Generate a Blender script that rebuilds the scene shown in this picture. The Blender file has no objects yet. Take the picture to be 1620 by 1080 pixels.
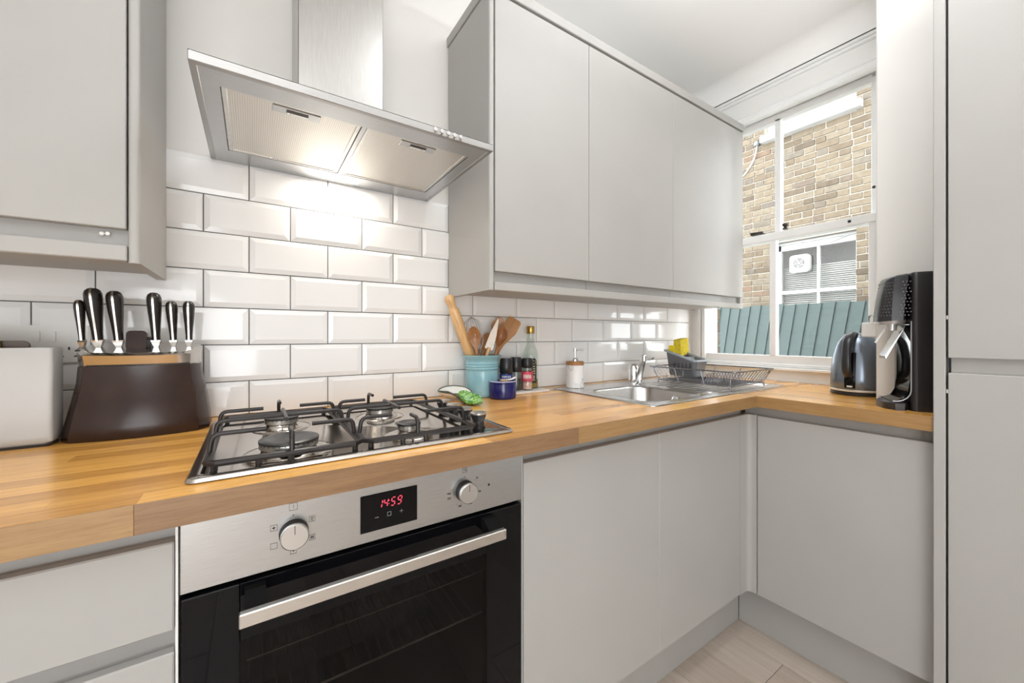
import bpy, bmesh, math, random
from mathutils import Vector, Matrix
random.seed(7)
S = bpy.context.scene
COL = S.collection
PI = math.pi

# ------------------------------------------------------------------ camera, world, lights, exposure
CAM = Vector((0.00789, -1.33343, 1.13036))
cd = bpy.data.cameras.new('camera')
cd.sensor_width = 36.0
cd.sensor_fit = 'HORIZONTAL'
cd.lens = 617.62 / 1620 * 36.0
cd.shift_y = -8.4 / 1620
cd.clip_start = 0.02
cam = bpy.data.objects.new('camera', cd)
COL.objects.link(cam)
cam.location = CAM
cam.rotation_euler = (PI / 2, 0, -0.586752)
S.camera = cam

S.view_settings.view_transform = 'Standard'
S.view_settings.look = 'None'
S.view_settings.gamma = 1.0
S.view_settings.exposure = 0.0
S.view_settings.use_curve_mapping = False
try:
    S.cycles.use_denoising = True
except Exception:
    pass

w = bpy.data.worlds.new('overcast_sky')
S.world = w
w.use_nodes = True
wb = w.node_tree.nodes['Background']
wb.inputs['Color'].default_value = (0.93, 0.97, 1.0, 1)
wb.inputs['Strength'].default_value = 9.0


def area(name, loc, size, power, color, rot=(0, 0, 0), sy=None, shape='DISK'):
    l = bpy.data.lights.new(name, 'AREA')
    l.shape = shape if sy is None else 'RECTANGLE'
    l.size = size
    if sy is not None:
        l.size_y = sy
    l.energy = power
    l.color = color
    o = bpy.data.objects.new(name, l)
    COL.objects.link(o)
    o.location = loc
    o.rotation_euler = rot
    return o


WARM = (0.965, 1.0, 1.05)
CEIL = 2.50


def globe(name, loc, r, power, color):
    l = bpy.data.lights.new(name, 'POINT')
    l.energy = power
    l.color = color
    l.shadow_soft_size = r
    o = bpy.data.objects.new(name, l)
    COL.objects.link(o)
    o.location = loc
    return o


globe('low_fill_light', (-0.50, -2.70, 0.98), 0.55, 68, WARM)  # unseen fill light added behind the camera to lift the base units
area('ceiling_bounce_fill', (1.00, -1.10, 2.10), 0.30, 14.5, WARM, (PI, 0, 0))  # unseen fill added to brighten the ceiling near the window
area('ceiling_bounce_fill', (-0.20, -2.00, 1.95), 0.35, 17, WARM, (PI, 0, 0))  # unseen fill added to bounce soft light off the ceiling
for dx in (-0.45, 0.66, 1.25):
    area('downlight', (dx, -0.95, CEIL - 0.01), 0.11, 1.6, WARM)
area('hood_lamp_light', (0.221, -0.052, 1.6), 0.11, 1.1, (1.0, 0.95, 0.86), sy=0.03)

# ------------------------------------------------------------------ geometry helpers


class G:
    def __init__(s):
        s.v = []
        s.f = []

    def add(s, vs, fs, M=None):
        o = len(s.v)
        if M is not None:
            vs = [M @ Vector(v) for v in vs]
        s.v += [tuple(v) for v in vs]
        s.f += [tuple(i + o for i in f) for f in fs]
        return s


def box(g, x0, x1, y0, y1, z0, z1, c=0.0, M=None):
    x0, x1 = min(x0, x1), max(x0, x1)
    y0, y1 = min(y0, y1), max(y0, y1)
    z0, z1 = min(z0, z1), max(z0, z1)
    if c <= 0:
        vs = [(x, y, z) for x in (x0, x1) for y in (y0, y1) for z in (z0, z1)]
        fs = [(0, 1, 3, 2), (4, 6, 7, 5), (0, 4, 5, 1), (2, 3, 7, 6), (0, 2, 6, 4), (1, 5, 7, 3)]
        return g.add(vs, fs, M)
    c = min(c, (x1 - x0) * .49, (y1 - y0) * .49, (z1 - z0) * .49)
    X, Y, Z = (x0, x1), (y0, y1), (z0, z1)
    ix, iy, iz = (x0 + c, x1 - c), (y0 + c, y1 - c), (z0 + c, z1 - c)
    vs = []
    idx = {}
    for a in (0, 1):
        for b in (0, 1):
            for d in (0, 1):
                idx[a, b, d, 0] = len(vs); vs.append((X[a], iy[b], iz[d]))
                idx[a, b, d, 1] = len(vs); vs.append((ix[a], Y[b], iz[d]))
                idx[a, b, d, 2] = len(vs); vs.append((ix[a], iy[b], Z[d]))
    I = lambda a, b, d, k: idx[a, b, d, k]
    fs = []
    for a in (0, 1):
        fs.append((I(a, 0, 0, 0), I(a, 1, 0, 0), I(a, 1, 1, 0), I(a, 0, 1, 0)))
        fs.append((I(0, a, 0, 1), I(1, a, 0, 1), I(1, a, 1, 1), I(0, a, 1, 1)))
        fs.append((I(0, 0, a, 2), I(1, 0, a, 2), I(1, 1, a, 2), I(0, 1, a, 2)))
    for a in (0, 1):
        for b in (0, 1):
            fs.append((I(a, b, 0, 0), I(a, b, 1, 0), I(a, b, 1, 1), I(a, b, 0, 1)))
            fs.append((I(a, 0, b, 0), I(a, 1, b, 0), I(a, 1, b, 2), I(a, 0, b, 2)))
            fs.append((I(0, a, b, 1), I(1, a, b, 1), I(1, a, b, 2), I(0, a, b, 2)))
            for d in (0, 1):
                fs.append((I(a, b, d, 0), I(a, b, d, 1), I(a, b, d, 2)))
    return g.add(vs, fs, M)


def loft(g, rings, cap=True, M=None, ends=(True, True)):
    n = len(rings[0])
    vs = [p for r in rings for p in r]
    fs = []
    for i in range(len(rings) - 1):
        for j in range(n):
            k = (j + 1) % n
            fs.append((i * n + j, i * n + k, (i + 1) * n + k, (i + 1) * n + j))
    if cap:
        if ends[0]:
            fs.append(tuple(range(n)))
        if ends[1]:
            fs.append(tuple((len(rings) - 1) * n + j for j in range(n)))
    return g.add(vs, fs, M)


def lathe(g, prof, cx=0, cy=0, z0=0, seg=32, M=None, sx=1, sy=1):
    vs = []
    fs = []
    rows = []
    for r, z in prof:
        if r <= 1e-6:
            rows.append([len(vs)])
            vs.append((cx, cy, z0 + z))
        else:
            row = []
            for j in range(seg):
                a = 2 * PI * j / seg
                row.append(len(vs))
                vs.append((cx + r * sx * math.cos(a), cy + r * sy * math.sin(a), z0 + z))
            rows.append(row)
    for A, B in zip(rows, rows[1:]):
        if len(A) == 1 and len(B) == 1:
            continue
        for j in range(seg):
            k = (j + 1) % seg
            if len(A) == 1:
                fs.append((A[0], B[j], B[k]))
            elif len(B) == 1:
                fs.append((A[j], A[k], B[0]))
            else:
                fs.append((A[j], A[k], B[k], B[j]))
    return g.add(vs, fs, M)


def tube(g, pts, r, seg=8, closed=False, M=None, flat=None):
    P = [Vector(p) for p in pts]
    n = len(P)
    rr = r if isinstance(r, (list, tuple)) else [r] * n
    T = []
    for i in range(n):
        if closed:
            t = P[(i + 1) % n] - P[i - 1]
        elif i == 0:
            t = P[1] - P[0]
        elif i == n - 1:
            t = P[-1] - P[-2]
        else:
            t = (P[i + 1] - P[i]).normalized() + (P[i] - P[i - 1]).normalized()
        T.append(t.normalized())
    up = Vector((0, 0, 1)) if abs(T[0].z) < .9 else Vector((1, 0, 0))
    nrm = (up - T[0] * up.dot(T[0])).normalized()
    rings = []
    for i in range(n):
        nrm = nrm - T[i] * nrm.dot(T[i])
        if nrm.length < 1e-6:
            nrm = T[i].orthogonal()
        nrm.normalize()
        b = T[i].cross(nrm)
        fl = 1.0 if flat is None else flat
        rings.append([tuple(P[i] + (nrm * math.cos(2 * PI * j / seg) * fl + b * math.sin(2 * PI * j / seg)) * rr[i]) for j in range(seg)])
    if closed:
        rings.append(rings[0])
        return loft(g, rings, cap=False, M=M)
    return loft(g, rings, cap=True, M=M)


def bend(pts, rad, n=4):
    """round the corners of a polyline"""
    P = [Vector(p) for p in pts]
    out = [P[0]]
    for i in range(1, len(P) - 1):
        a = (P[i - 1] - P[i]); b = (P[i + 1] - P[i])
        d = min(rad, a.length * .49, b.length * .49)
        p0 = P[i] + a.normalized() * d
        p1 = P[i] + b.normalized() * d
        for k in range(n + 1):
            t = k / n
            out.append(p0 * (1 - t) ** 2 + P[i] * 2 * t * (1 - t) + p1 * t * t)
    out.append(P[-1])
    return out


def rrect(x0, x1, y0, y1, r, n=5):
    out = []
    for cx, cy, a0 in ((x1 - r, y1 - r, 0), (x0 + r, y1 - r, 90), (x0 + r, y0 + r, 180), (x1 - r, y0 + r, 270)):
        for k in range(n + 1):
            a = math.radians(a0 + 90 * k / n)
            out.append((cx + r * math.cos(a), cy + r * math.sin(a)))
    return out


def prism(g, outl, a, b, axis='z', M=None):
    def P(p, t):
        if axis == 'z':
            return (p[0], p[1], t)
        if axis == 'y':
            return (p[0], t, p[1])
        return (t, p[0], p[1])
    return loft(g, [[P(p, a) for p in outl], [P(p, b) for p in outl]], M=M)


OFF = {}


def mesh(name, g, mat, smooth=True, angle=32, recalc=True, off=None):
    me = bpy.data.meshes.new(name)
    vs = g.v if off is None else [(v[0] - off[0], v[1] - off[1], v[2] - off[2]) for v in g.v]
    me.from_pydata(vs, [], g.f)
    if recalc:
        bm = bmesh.new()
        bm.from_mesh(me)
        bmesh.ops.recalc_face_normals(bm, faces=bm.faces)
        bm.to_mesh(me)
        bm.free()
    if smooth:
        me.polygons.foreach_set('use_smooth', [True] * len(me.polygons))
        me.set_sharp_from_angle(angle=math.radians(angle))
    if mat is not None:
        me.materials.append(mat)
    me.update()
    return me


def obj(name, g, mat, parent=None, smooth=True, angle=32, label=None, kind=None, recalc=True, local=False):
    """one mesh object; g in world coordinates unless local"""
    off = OFF.get(parent, Vector()) if parent is not None else Vector()
    me = mesh(name, g, mat, smooth, angle, recalc, None if local else off)
    o = bpy.data.objects.new(name, me)
    COL.objects.link(o)
    if parent is not None:
        o.parent = parent
        OFF[o] = off
    if label:
        o['label'] = label
    if kind:
        o['kind'] = kind
    return o


def tag(o, label, cat, group=None):
    o['label'] = label
    o['category'] = cat
    if group:
        o['group'] = group
    return o


def thing(name, label, cat, loc=(0, 0, 0), rot=None, group=None):
    o = bpy.data.objects.new(name, None)
    o.empty_display_size = .05
    COL.objects.link(o)
    o.location = loc
    if rot is not None:
        o.rotation_euler = rot
    OFF[o] = Vector(loc)
    return tag(o, label, cat, group)


def struct(name, g, mat, **k):
    o = obj(name, g, mat, **k)
    if o.parent is None:
        o['kind'] = 'structure'
    return o


def inst(name, me, loc, parent):
    o = bpy.data.objects.new(name, me)
    COL.objects.link(o)
    o.parent = parent
    o.location = Vector(loc) - OFF.get(parent, Vector())
    OFF[o] = Vector(loc)
    return o


def words(name, s, size, M, mat, parent, thick=.0003, align='CENTER'):
    cu = bpy.data.curves.new(name, 'FONT')
    cu.body = s
    cu.size = size
    cu.align_x = align
    cu.align_y = 'CENTER'
    cu.extrude = thick
    cu.materials.append(mat)
    tmp = bpy.data.objects.new(name, cu)
    COL.objects.link(tmp)
    me = bpy.data.meshes.new_from_object(tmp.evaluated_get(bpy.context.evaluated_depsgraph_get()))
    bpy.data.objects.remove(tmp)
    bpy.data.curves.remove(cu)
    me.materials.clear()
    me.materials.append(mat)
    o = bpy.data.objects.new(name, me)
    COL.objects.link(o)
    o.parent = parent
    o.matrix_local = Matrix.Translation(-OFF.get(parent, Vector())) @ M
    return o


# ------------------------------------------------------------------ materials
class N:
    def __init__(s, name):
        s.m = bpy.data.materials.new(name)
        s.m.use_nodes = True
        s.t = s.m.node_tree
        s.b = s.t.nodes['Principled BSDF']
        s.out = s.t.nodes['Material Output']

    def new(s, typ, **k):
        n = s.t.nodes.new(typ)
        for a, b in k.items():
            setattr(n, a, b)
        return n

    def ln(s, a, b):
        s.t.links.new(a, b)

    def coords(s, scale=(1, 1, 1), rnd=False):
        tc = s.new('ShaderNodeTexCoord')
        mp = s.new('ShaderNodeMapping')
        mp.inputs['Scale'].default_value = scale
        if rnd:
            oi = s.new('ShaderNodeObjectInfo')
            mul = s.new('ShaderNodeVectorMath', operation='SCALE')
            mul.inputs[0].default_value = (31.7, 17.3, 11.1)
            s.ln(oi.outputs['Random'], mul.inputs['Scale'])
            ad = s.new('ShaderNodeVectorMath', operation='ADD')
            s.ln(tc.outputs['Object'], ad.inputs[0])
            s.ln(mul.outputs[0], ad.inputs[1])
            s.ln(ad.outputs[0], mp.inputs['Vector'])
        else:
            s.ln(tc.outputs['Object'], mp.inputs['Vector'])
        return mp.outputs[0]

    def noise(s, vec, scale=5, detail=3, rough=.5):
        n = s.new('ShaderNodeTexNoise')
        n.inputs['Scale'].default_value = scale
        n.inputs['Detail'].default_value = detail
        n.inputs['Roughness'].default_value = rough
        s.ln(vec, n.inputs['Vector'])
        return n.outputs['Fac']

    def ramp(s, fac, stops):
        r = s.new('ShaderNodeValToRGB')
        e = r.color_ramp.elements
        while len(e) > 1:
            e.remove(e[-1])
        e[0].position = stops[0][0]
        e[0].color = (*stops[0][1], 1)
        for p, c in stops[1:]:
            k = e.new(p)
            k.color = (*c, 1)
        s.ln(fac, r.inputs['Fac'])
        return r.outputs['Color']

    def mix(s, fac, a, b, blend='MIX'):
        n = s.new('ShaderNodeMix', data_type='RGBA', blend_type=blend)
        if isinstance(fac, (int, float)):
            n.inputs[0].default_value = fac
        else:
            s.ln(fac, n.inputs[0])
        for i, v in ((6, a), (7, b)):
            if isinstance(v, tuple):
                n.inputs[i].default_value = (*v, 1)
            else:
                s.ln(v, n.inputs[i])
        return n.outputs[2]

    def bump(s, h, strength=.2, dist=.002):
        b = s.new('ShaderNodeBump')
        b.inputs['Strength'].default_value = strength
        b.inputs['Distance'].default_value = dist
        s.ln(h, b.inputs['Height'])
        s.ln(b.outputs[0], s.b.inputs['Normal'])

    def color(s, c):
        if isinstance(c, tuple):
            s.b.inputs['Base Color'].default_value = (*c, 1)
        else:
            s.ln(c, s.b.inputs['Base Color'])

    def set(s, **k):
        for a, v in k.items():
            s.b.inputs[a.replace('_', ' ')].default_value = v
        return s


def plain(name, c, rough=.5, metal=0.0, var=.06, scale=14, bump=0.0, bscale=200, **k):
    n = N(name)
    vec = n.coords()
    f = n.noise(vec, scale, 3)
    lo = tuple(x * (1 - var) for x in c)
    hi = tuple(min(1, x * (1 + var)) for x in c)
    n.color(n.ramp(f, [(.3, lo), (.7, hi)]))
    n.set(Roughness=rough, Metallic=metal, **k)
    if bump:
        n.bump(n.noise(vec, bscale, 2), bump, .001)
    return n.m


def steel(name, c=(.62, .60, .57), rough=.28, stretch=(1, 60, 60), amt=.10):
    n = N(name)
    vec = n.coords(stretch)
    f = n.noise(vec, 14, 4, .6)
    n.color(n.ramp(f, [(.25, tuple(x * (1 - amt) for x in c)), (.75, tuple(min(1, x * (1 + amt)) for x in c))]))
    sm = n.noise(n.coords((3, 3, 3)), 3, 3)
    r = n.new('ShaderNodeMapRange')
    n.ln(sm, r.inputs[0])
    r.inputs[3].default_value = rough * .8
    r.inputs[4].default_value = rough * 1.25
    n.ln(r.outputs[0], n.b.inputs['Roughness'])
    n.set(Metallic=1.0)
    n.bump(f, .05, .0005)
    return n.m


def oak(name, axis, dark=(.60, .285, .055), light=(.88, .465, .105), rough=.26):
    """oak staves: colour by object, grain along axis"""
    n = N(name)
    st = {'x': (2.2, 34, 34), 'y': (34, 2.2, 34), 'z': (34, 34, 2.2)}[axis]
    vec = n.coords(st, rnd=True)
    g1 = n.noise(vec, 3.2, 5, .62)
    g2 = n.noise(vec, 13, 3, .7)
    oi = n.new('ShaderNodeObjectInfo')
    base = n.ramp(oi.outputs['Random'], [(0, dark), (.35, tuple((a * .45 + b * .55) for a, b in zip(dark, light))), (.75, light), (1, tuple(min(1, x * 1.10) for x in light))])
    gr = n.ramp(g1, [(.30, (.72, .64, .55)), (.62, (1, 1, 1))])
    c = n.mix(.75, base, gr, 'MULTIPLY')
    gr2 = n.ramp(g2, [(.36, (.70, .62, .52)), (.52, (1, 1, 1))])
    c = n.mix(.45, c, gr2, 'MULTIPLY')
    n.color(c)
    n.set(Roughness=rough)
    n.set(Coat_Weight=.5, Coat_Roughness=.22)
    n.bump(g2, .05, .0005)
    return n.m


def clear(name, tint=(1, 1, 1), gloss=.9, rough=.0, ior=1.45):
    """thin pane: transparent with fresnel reflection"""
    n = N(name)
    n.t.nodes.remove(n.b)
    tr = n.new('ShaderNodeBsdfTransparent')
    tr.inputs[0].default_value = (*tint, 1)
    gl = n.new('ShaderNodeBsdfGlossy')
    gl.inputs['Roughness'].default_value = rough
    gl.inputs[0].default_value = (gloss, gloss, gloss, 1)
    fr = n.new('ShaderNodeFresnel')
    fr.inputs['IOR'].default_value = ior
    mx = n.new('ShaderNodeMixShader')
    gm = n.new('ShaderNodeNewGeometry')
    iv = n.new('ShaderNodeMath', operation='SUBTRACT')
    iv.inputs[0].default_value = 1.0
    n.ln(gm.outputs['Backfacing'], iv.inputs[1])
    ml = n.new('ShaderNodeMath', operation='MULTIPLY')
    n.ln(fr.outputs[0], ml.inputs[0])
    n.ln(iv.outputs[0], ml.inputs[1])
    n.ln(ml.outputs[0], mx.inputs[0])
    n.ln(tr.outputs[0], mx.inputs[1])
    n.ln(gl.outputs[0], mx.inputs[2])
    n.ln(mx.outputs[0], n.out.inputs['Surface'])
    return n.m


def glow(name, c, s):
    n = N(name)
    n.color(tuple(x * .3 for x in c))
    n.b.inputs['Emission Color'].default_value = (*c, 1)
    n.b.inputs['Emission Strength'].default_value = s
    return n.m


GREY = plain('grey_cabinet_laminate', (.402, .390, .368), .48, var=.02, scale=5, bump=.02, bscale=500)
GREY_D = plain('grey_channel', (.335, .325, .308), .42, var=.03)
GAP = plain('dark_gap', (.05, .05, .05), .8)
WALL = plain('warm_white_paint', (.76, .74, .70), .6, var=.015, scale=3, bump=.03, bscale=300)
WALLW = plain('white_paint', (.84, .835, .81), .5, var=.015, scale=3)
CEILM = plain('ceiling_paint', (.91, .905, .885), .7, var=.01, scale=2)
GLOSSW = plain('white_gloss_paint', (.86, .86, .85), .25, var=.02, scale=8)
TILE = plain('glazed_white_tile', (.86, .855, .845), .07, var=.01, scale=4, bump=.015, bscale=25)
GROUT = plain('dark_grout', (.10, .095, .09), .9, var=.2, scale=60)
OAKX = oak('oak_stave_lengthwise', 'x')
OAKY = oak('oak_stave_across', 'y')
SHADEDX = oak('oak_shaded_edge', 'x', (.215, .115, .05), (.285, .16, .07), .5)  # shade of the upright front edge put into a darker oak colour
SHADEDZ = oak('oak_shaded_edge_lighter', 'x', (.33, .19, .072), (.40, .235, .09), .5)  # same edge shade, painted less dark for the brighter stretches
SHADEDY = oak('oak_shaded_edge_across', 'y', (.36, .20, .07), (.42, .24, .085), .5)  # edge shade in the oak colour, short run
STEEL = steel('brushed_steel')
STEELX = steel('brushed_steel_panel', (.49, .495, .495), .30, (2, 80, 80))
STEELZ = steel('brushed_steel_upright', (.42, .41, .39), .24, (60, 60, 1.5))
SINKM = steel('satin_sink_steel', (.66, .655, .65), .24, (8, 8, 8), .06)
HOBM = steel('hob_steel', (.50, .46, .42), .11, (2, 40, 40), .05)
CHROME = plain('chrome', (.80, .80, .80), .07, 1.0, var=.02)
ALU = plain('cast_aluminium', (.62, .60, .57), .3, 1.0, var=.08, scale=60)
IRON = plain('black_enamel_iron', (.016, .012, .011), .33, var=.2, scale=80, bump=.03, bscale=400)
BLACKP = plain('black_plastic', (.018, .018, .02), .3, var=.1)
BLACKGL = plain('black_glass', (.003, .003, .004), .04, var=.05, Specular_IOR_Level=.2)
CAVITY = plain('oven_enamel', (.06, .058, .056), .5, var=.1)
TINT = clear('smoked_oven_glass', (.52, .52, .52), .6, .02, 1.36)
PANE = clear('window_glass', (.985, .99, .985), .9, 0, 1.35)
GLASS = clear('clear_bottle_glass', (.86, .90, .88), .95, .01, 1.6)
WHITEP = plain('white_plastic', (.80, .79, .765), .35, var=.02)
MARK = plain('printed_black', (.02, .02, .02), .5)
GREYMARK = plain('printed_grey', (.30, .31, .32), .5)
WHITEMARK = plain('printed_white', (.75, .75, .72), .5)
RED = glow('red_segments', (1.0, .07, .13), 1.0)

# ------------------------------------------------------------------ room shell
XW, XL, YB = 2.16, -1.45, -3.6
struct('floor', box(G(), XL, XW, YB, 0, -.06, -.014), plain('subfloor', (.16, .13, .10), .8))
floor = bpy.data.objects['floor']
PLANK = N('greyed_oak_floorboard')
v_ = PLANK.coords((40, 1.6, 40), rnd=True)
a_ = PLANK.noise(v_, 2.5, 5, .6)
oi_ = PLANK.new('ShaderNodeObjectInfo')
b_ = PLANK.ramp(oi_.outputs['Random'], [(0, (.44, .36, .30)), (1, (.54, .46, .39))])
PLANK.color(PLANK.mix(.6, b_, PLANK.ramp(a_, [(.3, (.74, .70, .66)), (.65, (1, 1, 1))]), 'MULTIPLY'))
PLANK.set(Roughness=.42)
PLANK.bump(a_, .06, .0006)
xs = 1.695
i = 0
while xs > XL:
    x0 = max(XL, xs - .165)
    y = YB
    off = (i * .47) % 1.1
    ends = [YB] + [e for e in [YB + off + k * 1.2 for k in range(4)] if YB + .1 < e < -.1] + [-.001]
    for ya, yb in zip(ends, ends[1:]):
        g = box(G(), x0 + .0007, xs - .0007, ya + .0007, yb - .0007, -.014, 0, .0012)
        obj('floorboard', g, PLANK.m, floor, smooth=False)
    xs -= .165
    i += 1
struct('ceiling', box(G(), XL, XW + .3, YB, .25, CEIL, CEIL + .1), CEILM)
struct('wall_left', box(G(), XL - .1, XL, YB, .15, 0, CEIL), WALL)
struct('wall_front', box(G(), XL - .1, XW + .3, YB - .1, YB, 0, CEIL), WALL)
wall_back = struct('wall_back', box(G(), XL, XW + .24, 0, .15, 0, CEIL), WALL)
# grout bed behind the tiles
ROW = .1015
Z0 = 1.1064
XT0, XT1 = -1.0, 2.128
g = G()
box(g, XT0, XT1, -.003, 0.0, .86, Z0 + 5 * ROW - .001)
obj('grout_bed', g, GROUT, wall_back)


def tile_geo(x0, x1, z0, z1, l=True, r=True, b=True, t=True):
    h = .0011
    ins, d0, d1 = .0135, -.0062, -.0098
    ax0, ax1, az0, az1 = x0 + h, x1 - h, z0 + h, z1 - h
    bx0, bx1 = ax0 + (ins if l else 0), ax1 - (ins if r else 0)
    bz0, bz1 = az0 + (ins if b else 0), az1 - (ins if t else 0)
    R = lambda a, b_, c, d, y: [(a, y, c), (b_, y, c), (b_, y, d), (a, y, d)]
    e = .0006
    g = G()
    loft(g, [R(ax0, ax1, az0, az1, -.001), R(ax0, ax1, az0, az1, d0 + .0008), R(ax0 + e, ax1 - e, az0 + e, az1 - e, d0), R(bx0, bx1, bz0, bz1, d1)], ends=(False, True))
    return g


full = mesh('tile', tile_geo(-ROW, ROW, 0, ROW), TILE, smooth=False)
for k in range(-2, 5):
    i = -10 + (k % 2)
    z = Z0 + k * ROW
    while i * ROW < XT1:
        x0, x1 = i * ROW, (i + 2) * ROW
        i += 2
        if x1 < XT0 + .02 or (k > 1 and x0 > .70):
            continue
        if k > 1 and x1 < -.34:
            continue
        c0, c1 = max(x0, XT0), min(x1, XT1)
        if c1 - c0 < .02:
            continue
        zz0 = max(z, .9125) if k == -2 else z
        if c0 == x0 and c1 == x1 and zz0 == z:
            inst('tile', full, ((x0 + x1) / 2, 0, z), wall_back)
        else:
            obj('tile', tile_geo(c0, c1, zz0, z + ROW, c0 == x0, c1 == x1, zz0 == z), TILE, wall_back, smooth=False)

# window wall with opening
WY0, WY1, WZ0, WZ1 = -.835, -.045, .985, 2.270
XO = XW + .24
XI = XW + .13
g = G()
box(g, XW, XI, YB, WY0, 0, CEIL)
box(g, XW, XI, WY1, .0, 0, CEIL)
box(g, XW, XI, WY0, WY1, 0, WZ0)
box(g, XW, XI, WY0, WY1, WZ1, CEIL)
struct('wall_right', g, WALLW, smooth=False)
struct('wall_pier', box(G(), 1.765, XW, -1.75, -.915, 0, CEIL, .004), WALL)
wall_right = bpy.data.objects['wall_right']
g = G()
OZ1 = 2.304
box(g, XI, XO, YB, WY0 - .01, 0, CEIL)
box(g, XI, XO, WY1 + .012, .15, 0, CEIL)
box(g, XI, XO, WY0 - .01, WY1 + .012, 0, .955)
box(g, XI, XO, WY0 - .01, WY1 + .012, OZ1, CEIL)
obj('outer_leaf', g, plain('outer_brick_mortar', (0.1560, 0.1380, 0.1140), .95, var=.15, scale=30), wall_right, smooth=False)
# cornice cove and picture mould above the window
g = G()
cv = [(XW, 2.405)] + [(XW - .075 * (1 - math.cos(a)), 2.41 + .09 * math.sin(a)) for a in [math.radians(d) for d in range(0, 91, 10)]] + [(XW, CEIL)]
prism(g, [(p[0], p[1]) for p in cv], -.915, 0, 'y')
struct('trim_1', g, CEILM, smooth=True, angle=50)
g = G()
for zc, r in ((2.392, .006), (2.374, .009)):
    pr = [(XW, zc - r)] + [(XW - r * math.cos(a) * 1.3, zc + r * math.sin(a)) for a in [math.radians(d) for d in range(-80, 81, 20)]] + [(XW, zc + r)]
    prism(g, pr, -.915, 0, 'y')
struct('trim_2', g, GLOSSW, angle=60)
g = G()
prism(g, [(XW, 2.232), (XW - .022, 2.234), (XW - .026, 2.245), (XW - .022, 2.266), (XW - .008, 2.276), (XW, 2.285)], -.915, 0, 'y')
struct('trim_3', g, GLOSSW, angle=20)

# ------------------------------------------------------------------ sash window


def wx(X, y, z):
    k = X / XW
    return (X, CAM.y + (y - CAM.y) * k, CAM.z + (z - CAM.z) * k)


def wbox(g, Xi, Xo, y0, y1, z0, z1, c=.002):
    a = wx(Xi, y0, z0)
    b = wx(Xi, y1, z1)
    box(g, Xi, Xo, a[1], b[1], a[2], b[2], c)


win = bpy.data.objects.new('window_1', None)
COL.objects.link(win)
win['kind'] = 'structure'
OFF[win] = Vector()
g = G()
for y0, y1 in ((WY0, -.822), (-.062, WY1), (-.088, -.068)):
    box(g, XW - .004, XW + .13, y0, y1, WZ0, WZ1, .002)
box(g, XW, XW + .088, WY0, WY1, 2.2525, WZ1, .002)
obj('window_frame', g, GLOSSW, win)
# lower sash (inner), upper sash (outer)
XS, XU = XW + .012, XW + .052
g = G()
wbox(g, XS, XS + .036, -.822, -.797, 1.0, 1.645)
wbox(g, XS, XS + .036, -.090, -.066, 1.0, 1.645)
wbox(g, XS, XS + .036, -.80, -.088, .992, 1.036)
wbox(g, XS - .004, XS + .036, -.822, -.068, 1.608, 1.645)
wbox(g, XS, XS + .036, -.449, -.421, 1.03, 1.61)
obj('lower_sash', g, GLOSSW, win)
g = G()
wbox(g, XU, XU + .036, -.824, -.806, 1.61, 2.21)
wbox(g, XU, XU + .036, -.090, -.07, 1.61, 2.21)
wbox(g, XU, XU + .036, -.81, -.088, 2.19, 2.225)
wbox(g, XU, XU + .036, -.81, -.088, 1.60, 1.64)
wbox(g, XU, XU + .036, -.470, -.444, 1.63, 2.20)
obj('upper_sash', g, GLOSSW, win)
for X, ya, yb, za, zb in ((XS, -.798, -.449, 1.035, 1.61), (XS, -.421, -.089, 1.035, 1.61), (XU, -.807, -.470, 1.64, 2.191), (XU, -.444, -.089, 1.64, 2.191)):
    g = G()
    wbox(g, X + .016, X + .020, ya, yb, za, zb, 0)
    obj('pane', g, PANE, win, smooth=False)
g = G()
box(g, XW - .022, XW + .012, WY0 - .02, -.0, .964, .978, .003)
box(g, XW - .004, XW + .03, WY0, WY1, .978, .996, .003)
obj('window_sill', g, GLOSSW, win)
g = G()
prism(g, rrect(XW + .13, XO + .06, WY0 - .05, WY1 + .05, .004), .955, 1.0, 'z')
obj('outer_sill', g, plain('pale_stone', (.62, .60, .56), .8, var=.1, scale=30), win)
# fasteners
g = G()
p = wx(XS, -.36, 1.650)
box(g, XS - .002, XS + .03, p[1] - .03, p[1] + .03, p[2], p[2] + .006, .002)
tube(g, [(XS + .012, p[1] - .025, p[2] + .010), (XS + .004, p[1] + .03, p[2] + .012)], .005)
obj('sash_fastener', g, plain('dark_brass', (.07, .06, .05), .35, .8), win)
g = G()
p = wx(XS, -.484, 1.652)
lathe(g, [(0, 0), (.012, 0), (.012, .004), (.006, .012), (.013, .02), (.012, .028), (0, .03)], XS + .016, p[1], p[2], 16)
obj('sash_lock_knob', g, plain('dark_bronze', (.05, .045, .04), .35, .7), win)
g = G()
for y, z in ((-.735, 1.627), (-.815, 1.75)):
    p = wx(XS - .006, y, z)
    lathe(g, [(.0, 0), (.006, .0), (.006, .003), (0, .004)], 0, 0, 0, 12, Matrix.Translation(p) @ Matrix.Rotation(-PI / 2, 4, 'Y'))
obj('sash_screw', g, BLACKP, win)

OUTW = plain('weathered_white_paint', (.36, .36, .35), .5, var=.08, scale=6)
OUTP = plain('outdoor_white_plastic', (.40, .40, .39), .4, var=.03)
# ------------------------------------------------------------------ neighbour's wall, fence
XB = 5.5
struct('ground', box(G(), XO, 9, -8, 8, -.1, -.02), plain('yard_paving', (.30, .29, .27), .9, var=.2, scale=3))
MORTAR = plain('pale_mortar', (.25, .225, .19), .95, var=.12, scale=30, bump=.3, bscale=150)


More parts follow.
